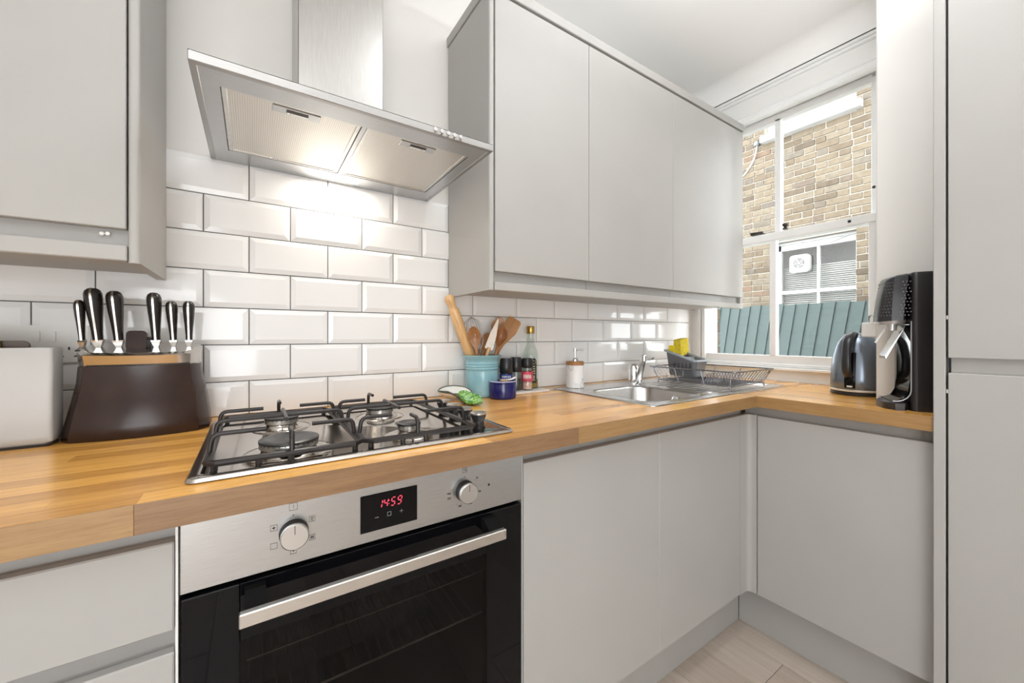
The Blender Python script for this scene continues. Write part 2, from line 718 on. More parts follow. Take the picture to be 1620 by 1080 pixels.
def brick_mat(name, island):
    n = N(name)
    src = n.new('ShaderNodeNewGeometry').outputs['Random Per Island'] if island else n.new('ShaderNodeObjectInfo').outputs['Random']
    base = n.ramp(src, [(0, (0.0648, 0.0483, 0.0326)), (.10, (0.0950, 0.0714, 0.0469)), (.4, (0.1210, 0.0945, 0.0632)), (.65, (0.1339, 0.1092, 0.0775)), (.82, (0.1080, 0.0903, 0.0694)), (.93, (0.0864, 0.0735, 0.0592)), (1, (0.1210, 0.0798, 0.0530))])
    vec = n.coords((1, 1, 1), rnd=not island)
    f = n.noise(vec, 22, 5, .65)
    c = n.mix(.75, base, n.ramp(f, [(.32, (.62, .58, .53)), (.6, (1, 1, 1))]), 'MULTIPLY')
    n.color(c)
    n.set(Roughness=.92)
    n.bump(f, .5, .006)
    return n.m


BR, BRS = brick_mat('stock_brick', False), brick_mat('stock_brick_joined', True)
random.seed(3)
z = 1.003
q = 0
while z < 2.28:
    d0 = 0 if q % 2 else .02
    g = box(G(), XI + .004, XO - .002 + d0 * .0, WY1 - .002, WY1 + .03, z, z + .066, .004)
    obj('brick', g, BR, wall_right, smooth=False)
    z += .0755
    q += 1
SOFFIT_SHADE = plain('shaded_soffit_brick', (.045, .042, .040), .9, var=.3, scale=40)  # shade under the lintel put into the brick colour
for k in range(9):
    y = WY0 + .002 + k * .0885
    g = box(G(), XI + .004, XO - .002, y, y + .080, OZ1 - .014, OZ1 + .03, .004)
    obj('brick', g, SOFFIT_SHADE, wall_right, smooth=False)
nw = struct('wall_neighbour', G(), MORTAR)
ow0, ow1, oz0, oz1 = .135, .955, 1.05, 2.30     # lower window opening
uw0, uw1, uz0, uz1 = .135, 1.06, 3.68, 4.8      # upper window opening
YN0, YN1, ZN1 = -2.4, 3.4, 4.65
g = G()
D = .16
xm = XB + .006
for y0, y1, z0, z1 in ((YN0, ow0, 0, ZN1), (uw1, YN1, 0, ZN1), (ow0, ow1, 0, oz0), (ow0, ow1, oz1, uz0), (ow1, uw1, 0, uz0)):
    box(g, xm, XB + .25, y0, y1, z0, z1)
nw.data = mesh('wall_neighbour', g, MORTAR, smooth=False)
random.seed(11)
bl = []
C = .075
k = 0
z = .30
while z < ZN1 - .08:
    y = YN0 + (0.0 if k % 2 == 0 else .11)
    j = 0
    while y < YN1:
        L = .215 if (j + k) % 2 == 0 else .1025
        L += random.uniform(-.006, .006)
        a, b = y, min(y + L, YN1)
        y += L + .010
        j += 1
        segs = [(a, b)]
        for (h0, h1, hz0, hz1) in ((ow0, ow1, oz0 - .03, oz1), (uw0, uw1, uz0 - .03, uz1)):
            if z + C > hz0 and z + .005 < hz1:
                ns = []
                for s0, s1 in segs:
                    if s1 <= h0 or s0 >= h1:
                        ns.append((s0, s1))
                    else:
                        if s0 < h0:
                            ns.append((s0, h0))
                        if s1 > h1:
                            ns.append((h1, s1))
                segs = ns
        for s0, s1 in segs:
            if s1 - s0 > .03:
                bl.append((s0, s1, z, z + C - .010))
    z += C
    k += 1
random.shuffle(bl)


def seen(b):
    yc, zc = (b[0] + b[1]) / 2, (b[2] + b[3]) / 2
    if not (-.06 < yc < 1.95):
        return False
    return (1.42 < zc < 3.86) if yc < 1.3 else (1.45 < zc < 3.95)


vis = [b for b in bl if seen(b)]
vis.sort(key=lambda b: (b[0] + b[1]) / 2)
near, rest = vis[:300], vis[300:] + [b for b in bl if not seen(b)]


def brick_geo(g, b):
    dx = random.uniform(-.004, .004)
    j = lambda: random.uniform(-.002, .002)
    box(g, XB + dx - .004, XB + .05, b[0] + j(), b[1] + j(), b[2] + j(), b[3] + j(), .004)


for b in near:
    g = G()
    brick_geo(g, b)
    ctr = (XB, (b[0] + b[1]) / 2, (b[2] + b[3]) / 2)
    o = bpy.data.objects.new('brick', mesh('brick', g, BR, smooth=False, recalc=True, off=ctr))
    COL.objects.link(o)
    o.parent = nw
    o.location = ctr
g = G()
for b in rest:
    brick_geo(g, b)
obj('brickwork', g, BRS, nw, smooth=False, kind='stuff')
# brick reveals of the lower window
g = G()
for y0, y1 in ((ow0 - .02, ow0 + .0), (ow1, ow1 + .02)):
    zz = oz0
    while zz < oz1 - .02:
        box(g, XB, XB + .15, y0, y1, zz, zz + .064, .004)
        zz += .075
obj('reveal_bricks', g, BRS, nw, smooth=False, kind='stuff')
# lower neighbour window
nwin = bpy.data.objects.new('window_2', None)
COL.objects.link(nwin)
nwin['kind'] = 'structure'
OFF[nwin] = Vector()
XF = XB + .10
g = G()
box(g, XF, XF + .06, ow1 - .055, ow1, oz0, oz1, .004)
box(g, XF, XF + .06, ow0, ow0 + .03, oz0, oz1, .004)
box(g, XF, XF + .06, ow0, ow1, oz1 - .10, oz1, .004)
box(g, XF - .02, XF, ow0, ow1, oz1 - .03, oz1, .004)
box(g, XF, XF + .06, ow0, ow1, oz0, oz0 + .06, .004)
obj('window_frame', g, OUTW, nwin)
g = G()
box(g, XF + .005, XF + .05, ow0 + .02, ow1 - .04, 1.655, 1.70, .003)
box(g, XF + .008, XF + .05, .50, .53, 1.69, oz1 - .09, .003)
box(g, XF + .012, XF + .05, .50, .53, oz0 + .05, 1.66, .003)
obj('glazing_bars', g, OUTW, nwin)
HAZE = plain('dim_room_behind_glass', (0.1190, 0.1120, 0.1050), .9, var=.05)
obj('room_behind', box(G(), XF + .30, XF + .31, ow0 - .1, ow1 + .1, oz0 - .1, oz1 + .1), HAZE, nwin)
g = G()
z = 1.12
while z < 1.99:
    box(g, XF + .10, XF + .122, ow0 + .02, ow1 - .05, z, z + .012)
    z += .024
obj('blind_slats', g, plain('white_blind', (0.2520, 0.2450, 0.2240), .6), nwin, smooth=False, kind='stuff')
for ya, yb, za, zb in ((ow0 + .03, .50, 1.70, oz1 - .10), (.53, ow1 - .055, 1.70, oz1 - .10), (ow0 + .03, .50, oz0 + .06, 1.655), (.53, ow1 - .055, oz0 + .06, 1.655)):
    obj('pane', box(G(), XF + .03, XF + .034, ya, yb, za, zb), PANE, nwin, smooth=False)
# extractor fan in the pane
fan = thing('extractor_fan', 'white square extractor fan with round grille set in the neighbour\'s window pane', 'fan', (XF - .03, .695, 2.02))
g = G()
prism(g, rrect(.59, .80, 1.91, 2.125, .04, 6), XF + .028, XF - .03, 'x')
prism(g, rrect(.60, .79, 1.92, 2.115, .035, 6), XF - .03, XF - .042, 'x')
obj('fan_housing', g, OUTP, fan, angle=40)
Mx = Matrix.Translation((XF - .042, .695, 2.02)) @ Matrix.Rotation(-PI / 2, 4, 'Y')
g = G()
for r in (.030, .045, .060):
    tube(g, [(r * math.cos(a), r * math.sin(a), 0) for a in [2 * PI * q / 24 for q in range(24)]], .003, 6, True, Mx)
for q in range(5):
    a = q * 2 * PI / 5
    tube(g, [(.016 * math.cos(a), .016 * math.sin(a), 0), (.062 * math.cos(a + .5), .062 * math.sin(a + .5), 0)], .003, 6, M=Mx)
obj('fan_grille', g, OUTP, fan)
g = G()
lathe(g, [(0, 0), (.062, 0), (.062, .0015), (0, .0015)], 0, 0, 0, 24, Mx @ Matrix.Translation((0, 0, -.0008)))
obj('fan_opening', g, plain('fan_shadow', (.03, .03, .03), .8), fan)
g = G()
lathe(g, [(0, .006), (.014, .005), (.018, -.001), (0, -.001)], 0, 0, 0, 20, Mx)
obj('fan_hub', g, OUTP, fan)
# slack cable under the lintel
g = G()
tube(g, [(XF - .01, .13 + .75 * t, 2.285 - .07 * math.sin(PI * min(1, t * 1.1)) ** 2) for t in [q / 16 for q in range(17)]], .006, 6)
tag(obj('window_cable', g, OUTW), 'white cable sagging along the top of the neighbour\'s lower window', 'cable')
# upper neighbour window with thick sill
uwin = bpy.data.objects.new('window_3', None)
COL.objects.link(uwin)
uwin['kind'] = 'structure'
OFF[uwin] = Vector()
g = G()
box(g, XB - .09, XB + .12, .075, 1.075, 3.60, 3.685, .006)
obj('window_sill', g, OUTW, uwin)
g = G()
box(g, XF, XF + .06, uw0, uw0 + .05, uz0, ZN1, .004)
box(g, XF, XF + .06, uw1 - .05, uw1, uz0, ZN1, .004)
box(g, XF, XF + .06, uw0, uw1, uz0, uz0 + .06, .004)
for y in (.44, .75):
    box(g, XF, XF + .05, y - .015, y + .015, uz0, ZN1, .004)
obj('window_frame', g, OUTW, uwin)
obj('bright_backing', box(G(), XF + .06, XF + .07, uw0, uw1, uz0, ZN1), plain('bright_pane_white', (.46, .47, .46), .8), uwin)  # pale sheet added behind the panes for their blown-out brightness
for ya, yb in ((uw0 + .05, .425), (.455, .735), (.765, uw1 - .05)):
    obj('pane', box(G(), XF + .03, XF + .034, ya, yb, uz0 + .06, ZN1), PANE, uwin, smooth=False)
# outdoor lamp bracket and cable at the sill's end
g = G()
lathe(g, [(0, 0), (.028, .0), (.034, .02), (.028, .05), (0, .06)], XB - .04, 1.13, 3.60, 16)
tag(obj('outdoor_lamp', g, plain('grey_fitting', (.12, .125, .13), .5)), 'small grey lamp fitting on the brick wall beside the upper sill', 'lamp')
g = G()
tube(g, bend([(XB - .03, 1.13, 3.61), (XB - .02, 1.16, 3.45), (XB - .015, 1.30, 3.26), (XB - .015, 1.62, 3.16), (XB - .015, 2.1, 3.1)], .2, 5), .008, 6)
tag(obj('wall_cable', g, OUTW), 'thin white cable drooping across the brick wall from the lamp', 'cable')
# fence
fence = thing('fence', 'teal painted feather-edge board fence leaning along the alley', 'fence', (4.0, 0, 0))
fm = N('teal_fence_paint')
fv = fm.coords((1, 5, 60), rnd=True)
ff = fm.noise(fv, 1.2, 4, .6)
fm.color(fm.mix(.5, (.042, .060, .057), fm.ramp(ff, [(.35, (.72, .75, .75)), (.6, (1.05, 1.05, 1.05))]), 'MULTIPLY'))
fm.set(Roughness=.75)
fm.bump(ff, .25, .002)
random.seed(5)
for k in range(30):
    y1 = 1.348 - k * .094
    y0 = y1 - .105
    ztop = 1.415 + random.uniform(-.010, .008)
    sh = -.145
    g = G()
    zb = .25
    R = lambda z: [(4.0, y1 + sh * (z - .97), z), (4.0 - .004, y1 + sh * (z - .97), z), (4.0 - .016, y0 + sh * (z - .97), z), (4.0, y0 + sh * (z - .97), z)]
    loft(g, [R(zb), R(ztop)])
    obj('board', g, fm.m, fence, smooth=False)
for z in (.5, 1.15):
    obj('rail', box(G(), 4.002, 4.05, -1.4, 1.30, z, z + .08, .004), fm.m, fence)
obj('post', box(G(), 4.05, 4.13, .70, .78, -.02, 1.45, .004), fm.m, fence)
obj('post', box(G(), 4.05, 4.13, -1.25, -1.17, -.02, 1.45, .004), fm.m, fence)

# ------------------------------------------------------------------ wall cabinets
DY = -.306           # door face of the right-hand wall cabinets


def wall_cab(name, label, x0, x1, yf, zb, ztop, zd0, zd1, group, zrail):
    t = thing(name, label, 'cabinet', (x0, 0, zb), group=group)
    g = G()
    box(g, x0, x1, -.0105, yf + .021, zb + .012, ztop, .001)
    obj('carcass', g, GREY, t)
    g = G()
    box(g, x0 + .001, x1 - .001, yf, yf + .018, zd0, zd1, .0015)
    obj('door', g, GREY, t)
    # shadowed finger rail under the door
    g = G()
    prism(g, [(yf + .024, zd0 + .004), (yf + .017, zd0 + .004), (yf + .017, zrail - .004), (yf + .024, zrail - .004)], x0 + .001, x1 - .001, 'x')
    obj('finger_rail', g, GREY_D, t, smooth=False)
    return t


XS_ = [.6285, 1.028, 1.534, 2.136]
labs = ['grey wall cabinet with the narrowest door, beside the extractor hood', 'grey wall cabinet in the middle of the three over the sink', 'grey wall cabinet with the widest door, next to the window']
for (a, b), l in zip(zip(XS_, XS_[1:]), labs):
    c = wall_cab('wall_cabinet', l, a, b, DY, 1.272, 2.192, 1.331, 2.188, 'wall cabinets over the sink run', 1.300)
    if a < .7:
        first = c
    last = c


def end_panel(parent, x0, x1, yf, yb, z0, z1):
    r = .007
    out = [(x0, yb), (x0, yf + r)] + [(x0 + r * (1 - math.cos(q)), yf + r * (1 - math.sin(q))) for q in [math.radians(d) for d in (15, 30, 45, 60, 75, 90)]]
    out += [(x1 - r * (1 - math.cos(q)), yf + r * (1 - math.sin(q))) for q in [math.radians(d) for d in (90, 75, 60, 45, 30, 15)]] + [(x1, yf + r), (x1, yb)]
    g = prism(G(), out, z0, z1)
    return obj('end_panel', g, GREY, parent, angle=40)


end_panel(first, .608, .6265, DY, -.0105, 1.272, 2.190)
g = G()
box(g, 2.112, 2.137, DY + .003, DY + .024, 1.298, 1.328, .001)
obj('rail_end_cap', g, GREY_D, last)
g = G()
box(g, .6275, 2.139, DY, DY + .020, 1.272, 1.2985, .002)
tag(obj('cabinet_pelmet', g, GREY), 'long grey pelmet strip under the three wall cabinets over the sink', 'pelmet')
g = G()
box(g, .604, 2.142, DY - .005, DY + .05, 2.194, 2.228, .002)
box(g, .604, .654, DY + .05, -.002, 2.194, 2.228, .002)
tag(obj('cabinet_cornice', g, GREY), 'grey cornice strip along the top of the cabinets over the sink', 'cornice')

LY = -.288
lc = wall_cab('wall_cabinet', 'grey wall cabinet above the knife block and white board case', -.80, -.1955, LY, 1.274, 2.40, 1.338, 2.39, None, 1.308)
end_panel(lc, -.1942, -.1762, LY, -.0105, 1.273, 2.40)
g = G()
box(g, -.80, -.1950, LY, LY + .020, 1.276, 1.3065, .002)
obj('pelmet', g, GREY, lc)
g = G()
for dx, dz in ((0, 0), (.008, .001)):
    lathe(g, [(0, .002), (.0032, .0008), (.004, 0)], 0, 0, 0, 6, Matrix.Translation((-.232 + dx, LY + .0095, 1.3265 + dz)) @ Matrix.Rotation(PI / 2, 4, 'X'))
obj('paint_chip', g, WHITEP, lc, label='small white chip on the finger rail')

# ------------------------------------------------------------------ extractor hood
HX0, HX1, HYF, HZ = -.0855, .5275, -.465, 1.608
hood = thing('extractor_hood', 'stainless steel chimney extractor hood above the gas hob', 'extractor hood', (.221, 0, HZ))
g = G()
box(g, HX0, HX1, HYF, HYF + .012, HZ, HZ + .0175, .0012)
box(g, HX0, HX0 + .012, HYF + .012, -.012, HZ, HZ + .0175, .0012)
box(g, HX1 - .012, HX1, HYF + .012, -.012, HZ, HZ + .0175, .0012)
obj('fascia', g, steel('hood_fascia_steel', (.40, .39, .38), .36, (2, 80, 80)), hood)
g = G()
r1 = [(HX0, HYF, HZ + .0175), (HX1, HYF, HZ + .0175), (HX1, -.012, HZ + .0175), (HX0, -.012, HZ + .0175)]
r2 = [(.104, -.192, HZ + .08), (.324, -.192, HZ + .08), (.324, -.012, HZ + .08), (.104, -.012, HZ + .08)]
loft(g, [r1, r2])
obj('canopy', g, STEELX, hood, smooth=False)
g = G()
box(g, .106, .322, -.190, -.004, HZ + .08, CEIL - .001, .0015)
obj('chimney', g, STEELZ, hood)
# underside frame around two filters
fx0, fx1, fxm0, fxm1, fy0, fy1 = -.044, .488, .217, .227, -.400, -.090
g = G()
e = .0012
box(g, HX0 + e, fx0, HYF + e, -.012, HZ + .001, HZ + .006)
box(g, fx1, HX1 - e, HYF + e, -.012, HZ + .001, HZ + .006)
box(g, fx0, fx1, HYF + e, fy0, HZ + .001, HZ + .006)
box(g, fx0, fx1, fy1, -.012, HZ + .001, HZ + .006)
box(g, fxm0, fxm1, fy0, fy1, HZ + .001, HZ + .006)
obj('underside', g, STEELX, hood, smooth=False)
FIL = N('ribbed_filter_mesh')
fv = FIL.coords((1, 1, 1))
wv = FIL.new('ShaderNodeTexWave')
wv.bands_direction = 'X'
wv.inputs['Scale'].default_value = 75
FIL.ln(fv, wv.inputs['Vector'])
wv2 = FIL.new('ShaderNodeTexWave')
wv2.bands_direction = 'Y'
wv2.inputs['Scale'].default_value = 110
FIL.ln(fv, wv2.inputs['Vector'])
mm = FIL.new('ShaderNodeMath', operation='MULTIPLY')
FIL.ln(wv.outputs['Fac'], mm.inputs[0])
FIL.ln(wv2.outputs['Fac'], mm.inputs[1])
FIL.color(FIL.ramp(mm.outputs[0], [(0, (.56, .53, .485)), (.6, (.80, .77, .72))]))
FIL.set(Metallic=.85, Roughness=.38)
FIL.bump(mm.outputs[0], .18, .001)
for a, b, l0 in ((fx0, fxm0, .088), (fxm1, fx1, .357)):
    g = G()
    box(g, a + .001, b - .001, fy0 + .001, fy1 - .001, HZ + .004, HZ + .012)
    f_ = obj('grease_filter', g, FIL.m, hood, smooth=False)
    g = G()
    for (p0, p1, q0, q1) in ((a + .0015, a + .010, fy0 + .0015, fy1 - .0015), (b - .010, b - .0015, fy0 + .0015, fy1 - .0015), (a + .010, b - .010, fy0 + .0015, fy0 + .008), (a + .010, b - .010, fy1 - .008, fy1 - .0015)):
        box(g, p0, p1, q0, q1, HZ + .0022, HZ + .005, .0006)
    obj('filter_frame', g, STEEL, f_)
    g = G()
    box(g, l0 - .045, l0 + .045, -.389, -.362, HZ + .0008, HZ + .006, .001)
    obj('latch_plate', g, STEELX, f_)
    g = G()
    box(g, l0 - .020, l0 + .022, -.384, -.371, HZ + .0002, HZ + .003, .0004)
    obj('latch_slot', g, plain('latch_shadow', (.06, .055, .05), .5), f_)
    g = G()
    box(g, l0 - .018, l0 + .022, -.375, -.369, HZ - .0014, HZ + .002, .0006)
    obj('latch_lip', g, CHROME, f_)
LENS = glow('lit_hood_lens', (1.0, .95, .86), 14)
g = G()
box(g, .158, .284, -.066, -.040, HZ - .0005, HZ + .004, .001)
obj('lamp_lens', g, LENS, hood)
for q in range(5):
    x = .367 + q * .0165
    Mx = Matrix.Translation((x, HYF, HZ + .0095)) @ Matrix.Rotation(PI / 2, 4, 'X')
    g = G()
    lathe(g, [(.0055, -.001), (.0055, .003), (.0048, .0045), (0, .0047)], 0, 0, 0, 16, Mx)
    obj('push_button', g, CHROME, hood)
    if q > 0:
        g = G()
        box(g, x - .0012, x + .0012, HYF - .0003, HYF + .001, HZ + .0012, HZ + .0024)
        obj('button_mark', g, MARK, hood, smooth=False)

# ------------------------------------------------------------------ worktop of oak staves
WT, WB = .912, .872
wt = thing('worktop', 'oiled oak stave worktop running along both walls of the kitchen', 'worktop', (.8, -.64, WB))
holes = [(-.045, .478, -.575, -.130), (1.066, 1.935, -.553, -.098), (1.765, 3, -2, -.915)]


def cut(rects, h):
    out = []
    for x0, x1, y0, y1 in rects:
        a0, a1, b0, b1 = h
        if x1 <= a0 or x0 >= a1 or y1 <= b0 or y0 >= b1:
            out.append((x0, x1, y0, y1))
            continue
        if x0 < a0:
            out.append((x0, a0, y0, y1))
        if x1 > a1:
            out.append((a1, x1, y0, y1))
        m0, m1 = max(x0, a0), min(x1, a1)
        if y0 < b0:
            out.append((m0, m1, y0, b0))
        if y1 > b1:
            out.append((m0, m1, b1, y1))
    return out


random.seed(21)
XB0 = 1.54


def stave(x0, x1, y0, y1, mat):
    rs = [(x0, x1, y0, y1)]
    for h in holes:
        rs = cut(rs, h)
    for a, b, c, d in rs:
        if b - a < .004 or d - c < .004:
            continue
        g = box(G(), a + .0001, b - .0001, c + .0001, d - .0001, WB, WT, 0)
        obj('stave', g, mat, wt, smooth=False)


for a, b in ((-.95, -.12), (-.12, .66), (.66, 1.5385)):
    obj('shaded_edge', box(G(), a + .0001, b - .0001, -.6420, -.6402, WB, WT, .0003), SHADEDZ if a > .6 or a < -.5 else SHADEDX, wt, smooth=False)  # thin strips added to carry the shaded front-edge colour
obj('shaded_edge', box(G(), XB0 - .0018, XB0, -1.0855, -.6420, WB, WT, .0003), SHADEDY, wt, smooth=False)  # short run's strip, edge shade likewise in its colour
y = -.640
while y < -.005:
    y1 = min(y + .0425, -.0005)
    x = -.95 + random.uniform(-.5, 0)
    while x < XW:
        L = random.uniform(.32, .78)
        a, b = max(x, -.95), min(x + L, XW - .001)
        x += L
        if b > a:
            stave(a, b, y, y1, OAKX)
    y = y1
x = XB0
while x < XW - .01:
    x1 = min(x + .0425, XW - .001)
    y = -.6402 + random.uniform(0, .4)
    while y > -1.0855:
        L = random.uniform(.32, .78)
        a, b = max(y - L, -1.0855), min(y, -.6402)
        y -= L
        if b > a:
            stave(x, x1, a, b, OAKY)
    x = x1

# ------------------------------------------------------------------ base units
FY = -.600           # door face, sink run
FX = 1.565           # door face, short run


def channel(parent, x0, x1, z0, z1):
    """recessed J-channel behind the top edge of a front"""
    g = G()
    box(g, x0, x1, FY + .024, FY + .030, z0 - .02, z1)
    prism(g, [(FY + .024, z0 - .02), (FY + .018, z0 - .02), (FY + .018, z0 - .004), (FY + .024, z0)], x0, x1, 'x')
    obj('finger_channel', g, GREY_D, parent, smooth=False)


du = thing('drawer_unit', 'grey handleless drawer unit left of the oven', 'drawers', (-.38, -.3, 0))
g = G()
box(g, -.70, -.0850, -.560, -.02, .15, WB - .001)
obj('carcass', g, GREY, du, smooth=False)
for z0, z1 in ((.709, .836), (.445, .678), (.165, .414)):
    obj('drawer_front', box(G(), -.70, -.0855, FY, FY + .018, z0, z1, .002), GREY, du)
    channel(du, -.70, -.0855, z1, z1 + .035 if z1 < .8 else WB - .001)
obj('side_panel', box(G(), -.0848, -.0815, FY + .004, -.02, .15, WB - .001, .0005), WHITEP, du)

bu = thing('base_cabinet', 'long grey base cabinet under the sink between oven and corner', 'cabinet', (1.0, -.3, 0))
obj('carcass', box(G(), .5275, 1.57, -.560, -.57, .15, WB - .001), GREY, bu, smooth=False)
obj('side_panel', box(G(), .5240, .5275, FY + .003, -.02, .16, WB - .001, .0004), GREY, bu)
obj('door', box(G(), .5285, 1.0285, FY, FY + .018, .176, .8375, .0015), GREY, bu)
obj('door', box(G(), 1.0293, 1.506, FY, FY + .018, .176, .8375, .0015), GREY, bu)
channel(bu, .528, 1.545, .8375, WB - .001)
# concave corner post
g = G()
pts = [(1.5065, FY), (1.548, FY)] + [(1.548 + .017 * math.sin(a), FY - .017 * (1 - math.cos(a))) for a in [math.radians(d) for d in (22, 45, 67, 90)]] + [(FX, -.630), (FX + .018, -.630), (FX + .018, FY + .018), (1.5065, FY + .018)]
prism(g, pts, .174, .8375)
obj('corner_post', g, GREY, bu, angle=40)

br = thing('base_cabinet', 'grey base cabinet in the short run below the kettle and drinks machine', 'cabinet', (1.8, -.86, 0))
obj('carcass', box(G(), 1.605, 1.764, -1.084, -.635, .15, WB - .001), GREY, br, smooth=False)
obj('door', box(G(), FX, FX + .018, -1.0845, -.6325, .173, .836, .0015), GREY, br)
g = G()
box(g, FX + .024, FX + .030, -1.0845, -.578, .81, WB - .001)
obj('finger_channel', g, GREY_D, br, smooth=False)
for nm, lb, b_ in (('plinth', 'grey plinth board below the sink cabinet doors', (.524, 1.627, -.535, -.517)), ('plinth', 'grey plinth board below the short run\'s cabinet', (1.627, 1.645, -1.0845, -.536)), ('plinth', 'grey plinth board below the drawer unit and oven', (-.70, .5235, -.535, -.517))):
    tag(obj(nm, box(G(), *b_, .0, .152, .001), GREY), lb, 'plinth', 'kitchen plinths')

# tall unit
TX = 1.530
tu = thing('tall_cabinet', 'tall grey floor-to-ceiling cabinet at the end of the short run', 'cabinet', (1.85, -1.4, 0))
obj('side_panel', box(G(), TX, 1.7645, -1.109, -1.0865, 0, CEIL - .001, .0015), GREY, tu)
obj('carcass', box(G(), TX + .03, 1.7645, -1.72, -1.110, .1, CEIL - .001), GREY, tu, smooth=False)
obj('door', box(G(), TX, TX + .018, -1.712, -1.1135, 1.0735, CEIL - .006, .0015), GREY, tu)
obj('door', box(G(), TX, TX + .018, -1.712, -1.1135, .16, 1.034, .0015), GREY, tu)
obj('hinge_gap', box(G(), TX + .012, TX + .029, -1.1135, -1.1092, .16, CEIL - .006), GAP, tu, smooth=False)
obj('finger_channel', box(G(), TX + .019, TX + .028, -1.712, -1.1165, 1.02, 1.085), GREY, tu, smooth=False)
for z in (.98, 1.175):
    obj('hinge', box(G(), TX + .004, TX + .02, -1.1134, -1.1095, z, z + .010), CHROME, tu, smooth=False)

# ------------------------------------------------------------------ oven
ov = thing('oven', 'built-in single oven with steel control panel and black glass door', 'oven', (.222, -.3, .15))
OX0, OX1 = -.0795, .5225
obj('control_panel', box(G(), OX0, OX1, FY, FY + .03, .756, WB - .002, .0012), STEELX, ov)
g = G()
box(g, OX0, OX0 + .012, FY + .032, -.03, .155, .756)
box(g, OX1 - .012, OX1, FY + .032, -.03, .155, .756)
box(g, OX0, OX1, -.05, -.03, .155, .756)
box(g, OX0, OX1, FY + .032, -.03, .155, .17)
box(g, OX0, OX1, FY + .032, -.03, .72, .756)
obj('cavity', g, CAVITY, ov, smooth=False)
dr = obj('door', box(G(), OX0 + .001, -.008, FY, FY + .022, .160, .748, .0015), BLACKGL, ov)
g = G()
box(g, .430, OX1 - .001, FY, FY + .022, .160, .748, .0015)
box(g, -.008, .430, FY + .0005, FY + .022, .660, .748, .0005)
box(g, -.008, .430, FY + .0005, FY + .022, .160, .215, .0005)
obj('glass_border', g, BLACKGL, dr)
obj('door_window', box(G(), -.008, .430, FY + .001, FY + .005, .215, .660), TINT, dr, smooth=False)
BRK = plain('dark_handle_bracket', (.004, .004, .004), .85, Specular_IOR_Level=.15)
for x in (.012, .430):
    g = G()
    prism(g, [(FY + .001, .716), (FY - .036, .714), (FY - .040, .722), (FY - .012, .742), (FY + .001, .742)], x - .014, x + .014, 'x')
    obj('handle_bracket', g, BRK, dr, smooth=False)
g = G()
box(g, -.0085, .4490, FY - .0500, FY - .038, .7075, .7285, .0015)
obj('handle', g, STEEL, dr)
for z in (.600, .507):
    g = G()
    yb0 = FY + .040
    tube(g, [(.000, yb0, z), (.50, yb0, z)], .0022, 6)
    tube(g, [(.000, -.10, z), (.50, -.10, z)], .0022, 6)
    tube(g, [(.002, yb0, z), (.002, -.10, z)], .0022, 6)
    for q in range(1, 20):
        x = q * .022
        tube(g, [(x, yb0, z + .002), (x, -.10, z + .002)], .0008, 5)
    obj('wire_shelf', g, plain('shelf_wire', (.42, .38, .33), .45, 1.0), ov)
# display
ds = obj('display', box(G(), .169, .274, FY - .0015, FY, .775, .842, .0006), BLACKGL, ov)
SEG = {'1': 'bc', '4': 'fgbc', '5': 'afgcd', '9': 'abcdfg'}


def digit(g, ch, x, z, w_, h, t):
    sl = .22
    P = {'a': ((0, 1), (1, 1)), 'b': ((1, 1), (1, .5)), 'c': ((1, .5), (1, 0)), 'd': ((0, 0), (1, 0)), 'e': ((0, 0), (0, .5)), 'f': ((0, .5), (0, 1)), 'g': ((0, .5), (1, .5))}
    for s in SEG[ch]:
        (ax, az), (bx, bz) = P[s]
        A = Vector((x + ax * w_ + az * h * sl, 0, z + az * h))
        B = Vector((x + bx * w_ + bz * h * sl, 0, z + bz * h))
        d = (B - A).normalized()
        A += d * t * .7
        B -= d * t * .7
        n = Vector((-d.z, 0, d.x)) * t * .5
        pl = [(v.x, v.z) for v in (A + n, B + n, B - n, A - n)]
        prism(g, pl, FY - .0021, FY - .0016, 'y')


g = G()
for ch, x in zip('1459', (.1985, .2090, .2225, .2345)):
    digit(g, ch, x, .8145, .0068, .0145, .0017)
for z in (.8185, .8245):
    box(g, .2192, .2203, FY - .0021, FY - .0016, z, z + .0012)
obj('clock_digits', g, RED, ds, smooth=False)
g = G()
y0, y1 = FY - .0021, FY - .0016
box(g, .1940, .2005, y0, y1, .7985, .7993)
for a in ((.2165, .2235, .7965, .7971), (.2165, .2235, .8034, .8040), (.2165, .2171, .7965, .8040), (.2229, .2235, .7965, .8040)):
    box(g, a[0], a[1], y0, y1, a[2], a[3])
box(g, .2395, .2465, y0, y1, .8000, .8006)
box(g, .2427, .2433, y0, y1, .7968, .8038)
obj('touch_symbols', g, GREYMARK, ds, smooth=False)


def knob(x, z, r):
    Mx = Matrix.Translation((x, FY, z)) @ Matrix.Rotation(PI / 2, 4, 'X')
    g = G()
    lathe(g, [(r + .001, 0), (r + .001, .003), (r - .0008, .006), (r - .0008, .017), (0, .017)], 0, 0, 0, 36, Mx)
    kb = obj('control_knob', g, BLACKP, ov)
    g = G()
    lathe(g, [(r, .016), (r, .021), (r - .0015, .0225), (0, .0225)], 0, 0, 0, 36, Mx)
    FACE = plain('spun_knob_face', (.62, .61, .60), .3, 1.0, var=.03)
    obj('knob_face', g, FACE, kb)
    g = G()
    box(g, x - .0005, x + .0005, FY - .0229, FY - .0222, z + .005, z + r - .0015)
    obj('pointer_line', g, MARK, kb, smooth=False)


knob(.0645, .8085, .0205)
knob(.3770, .8085, .0205)


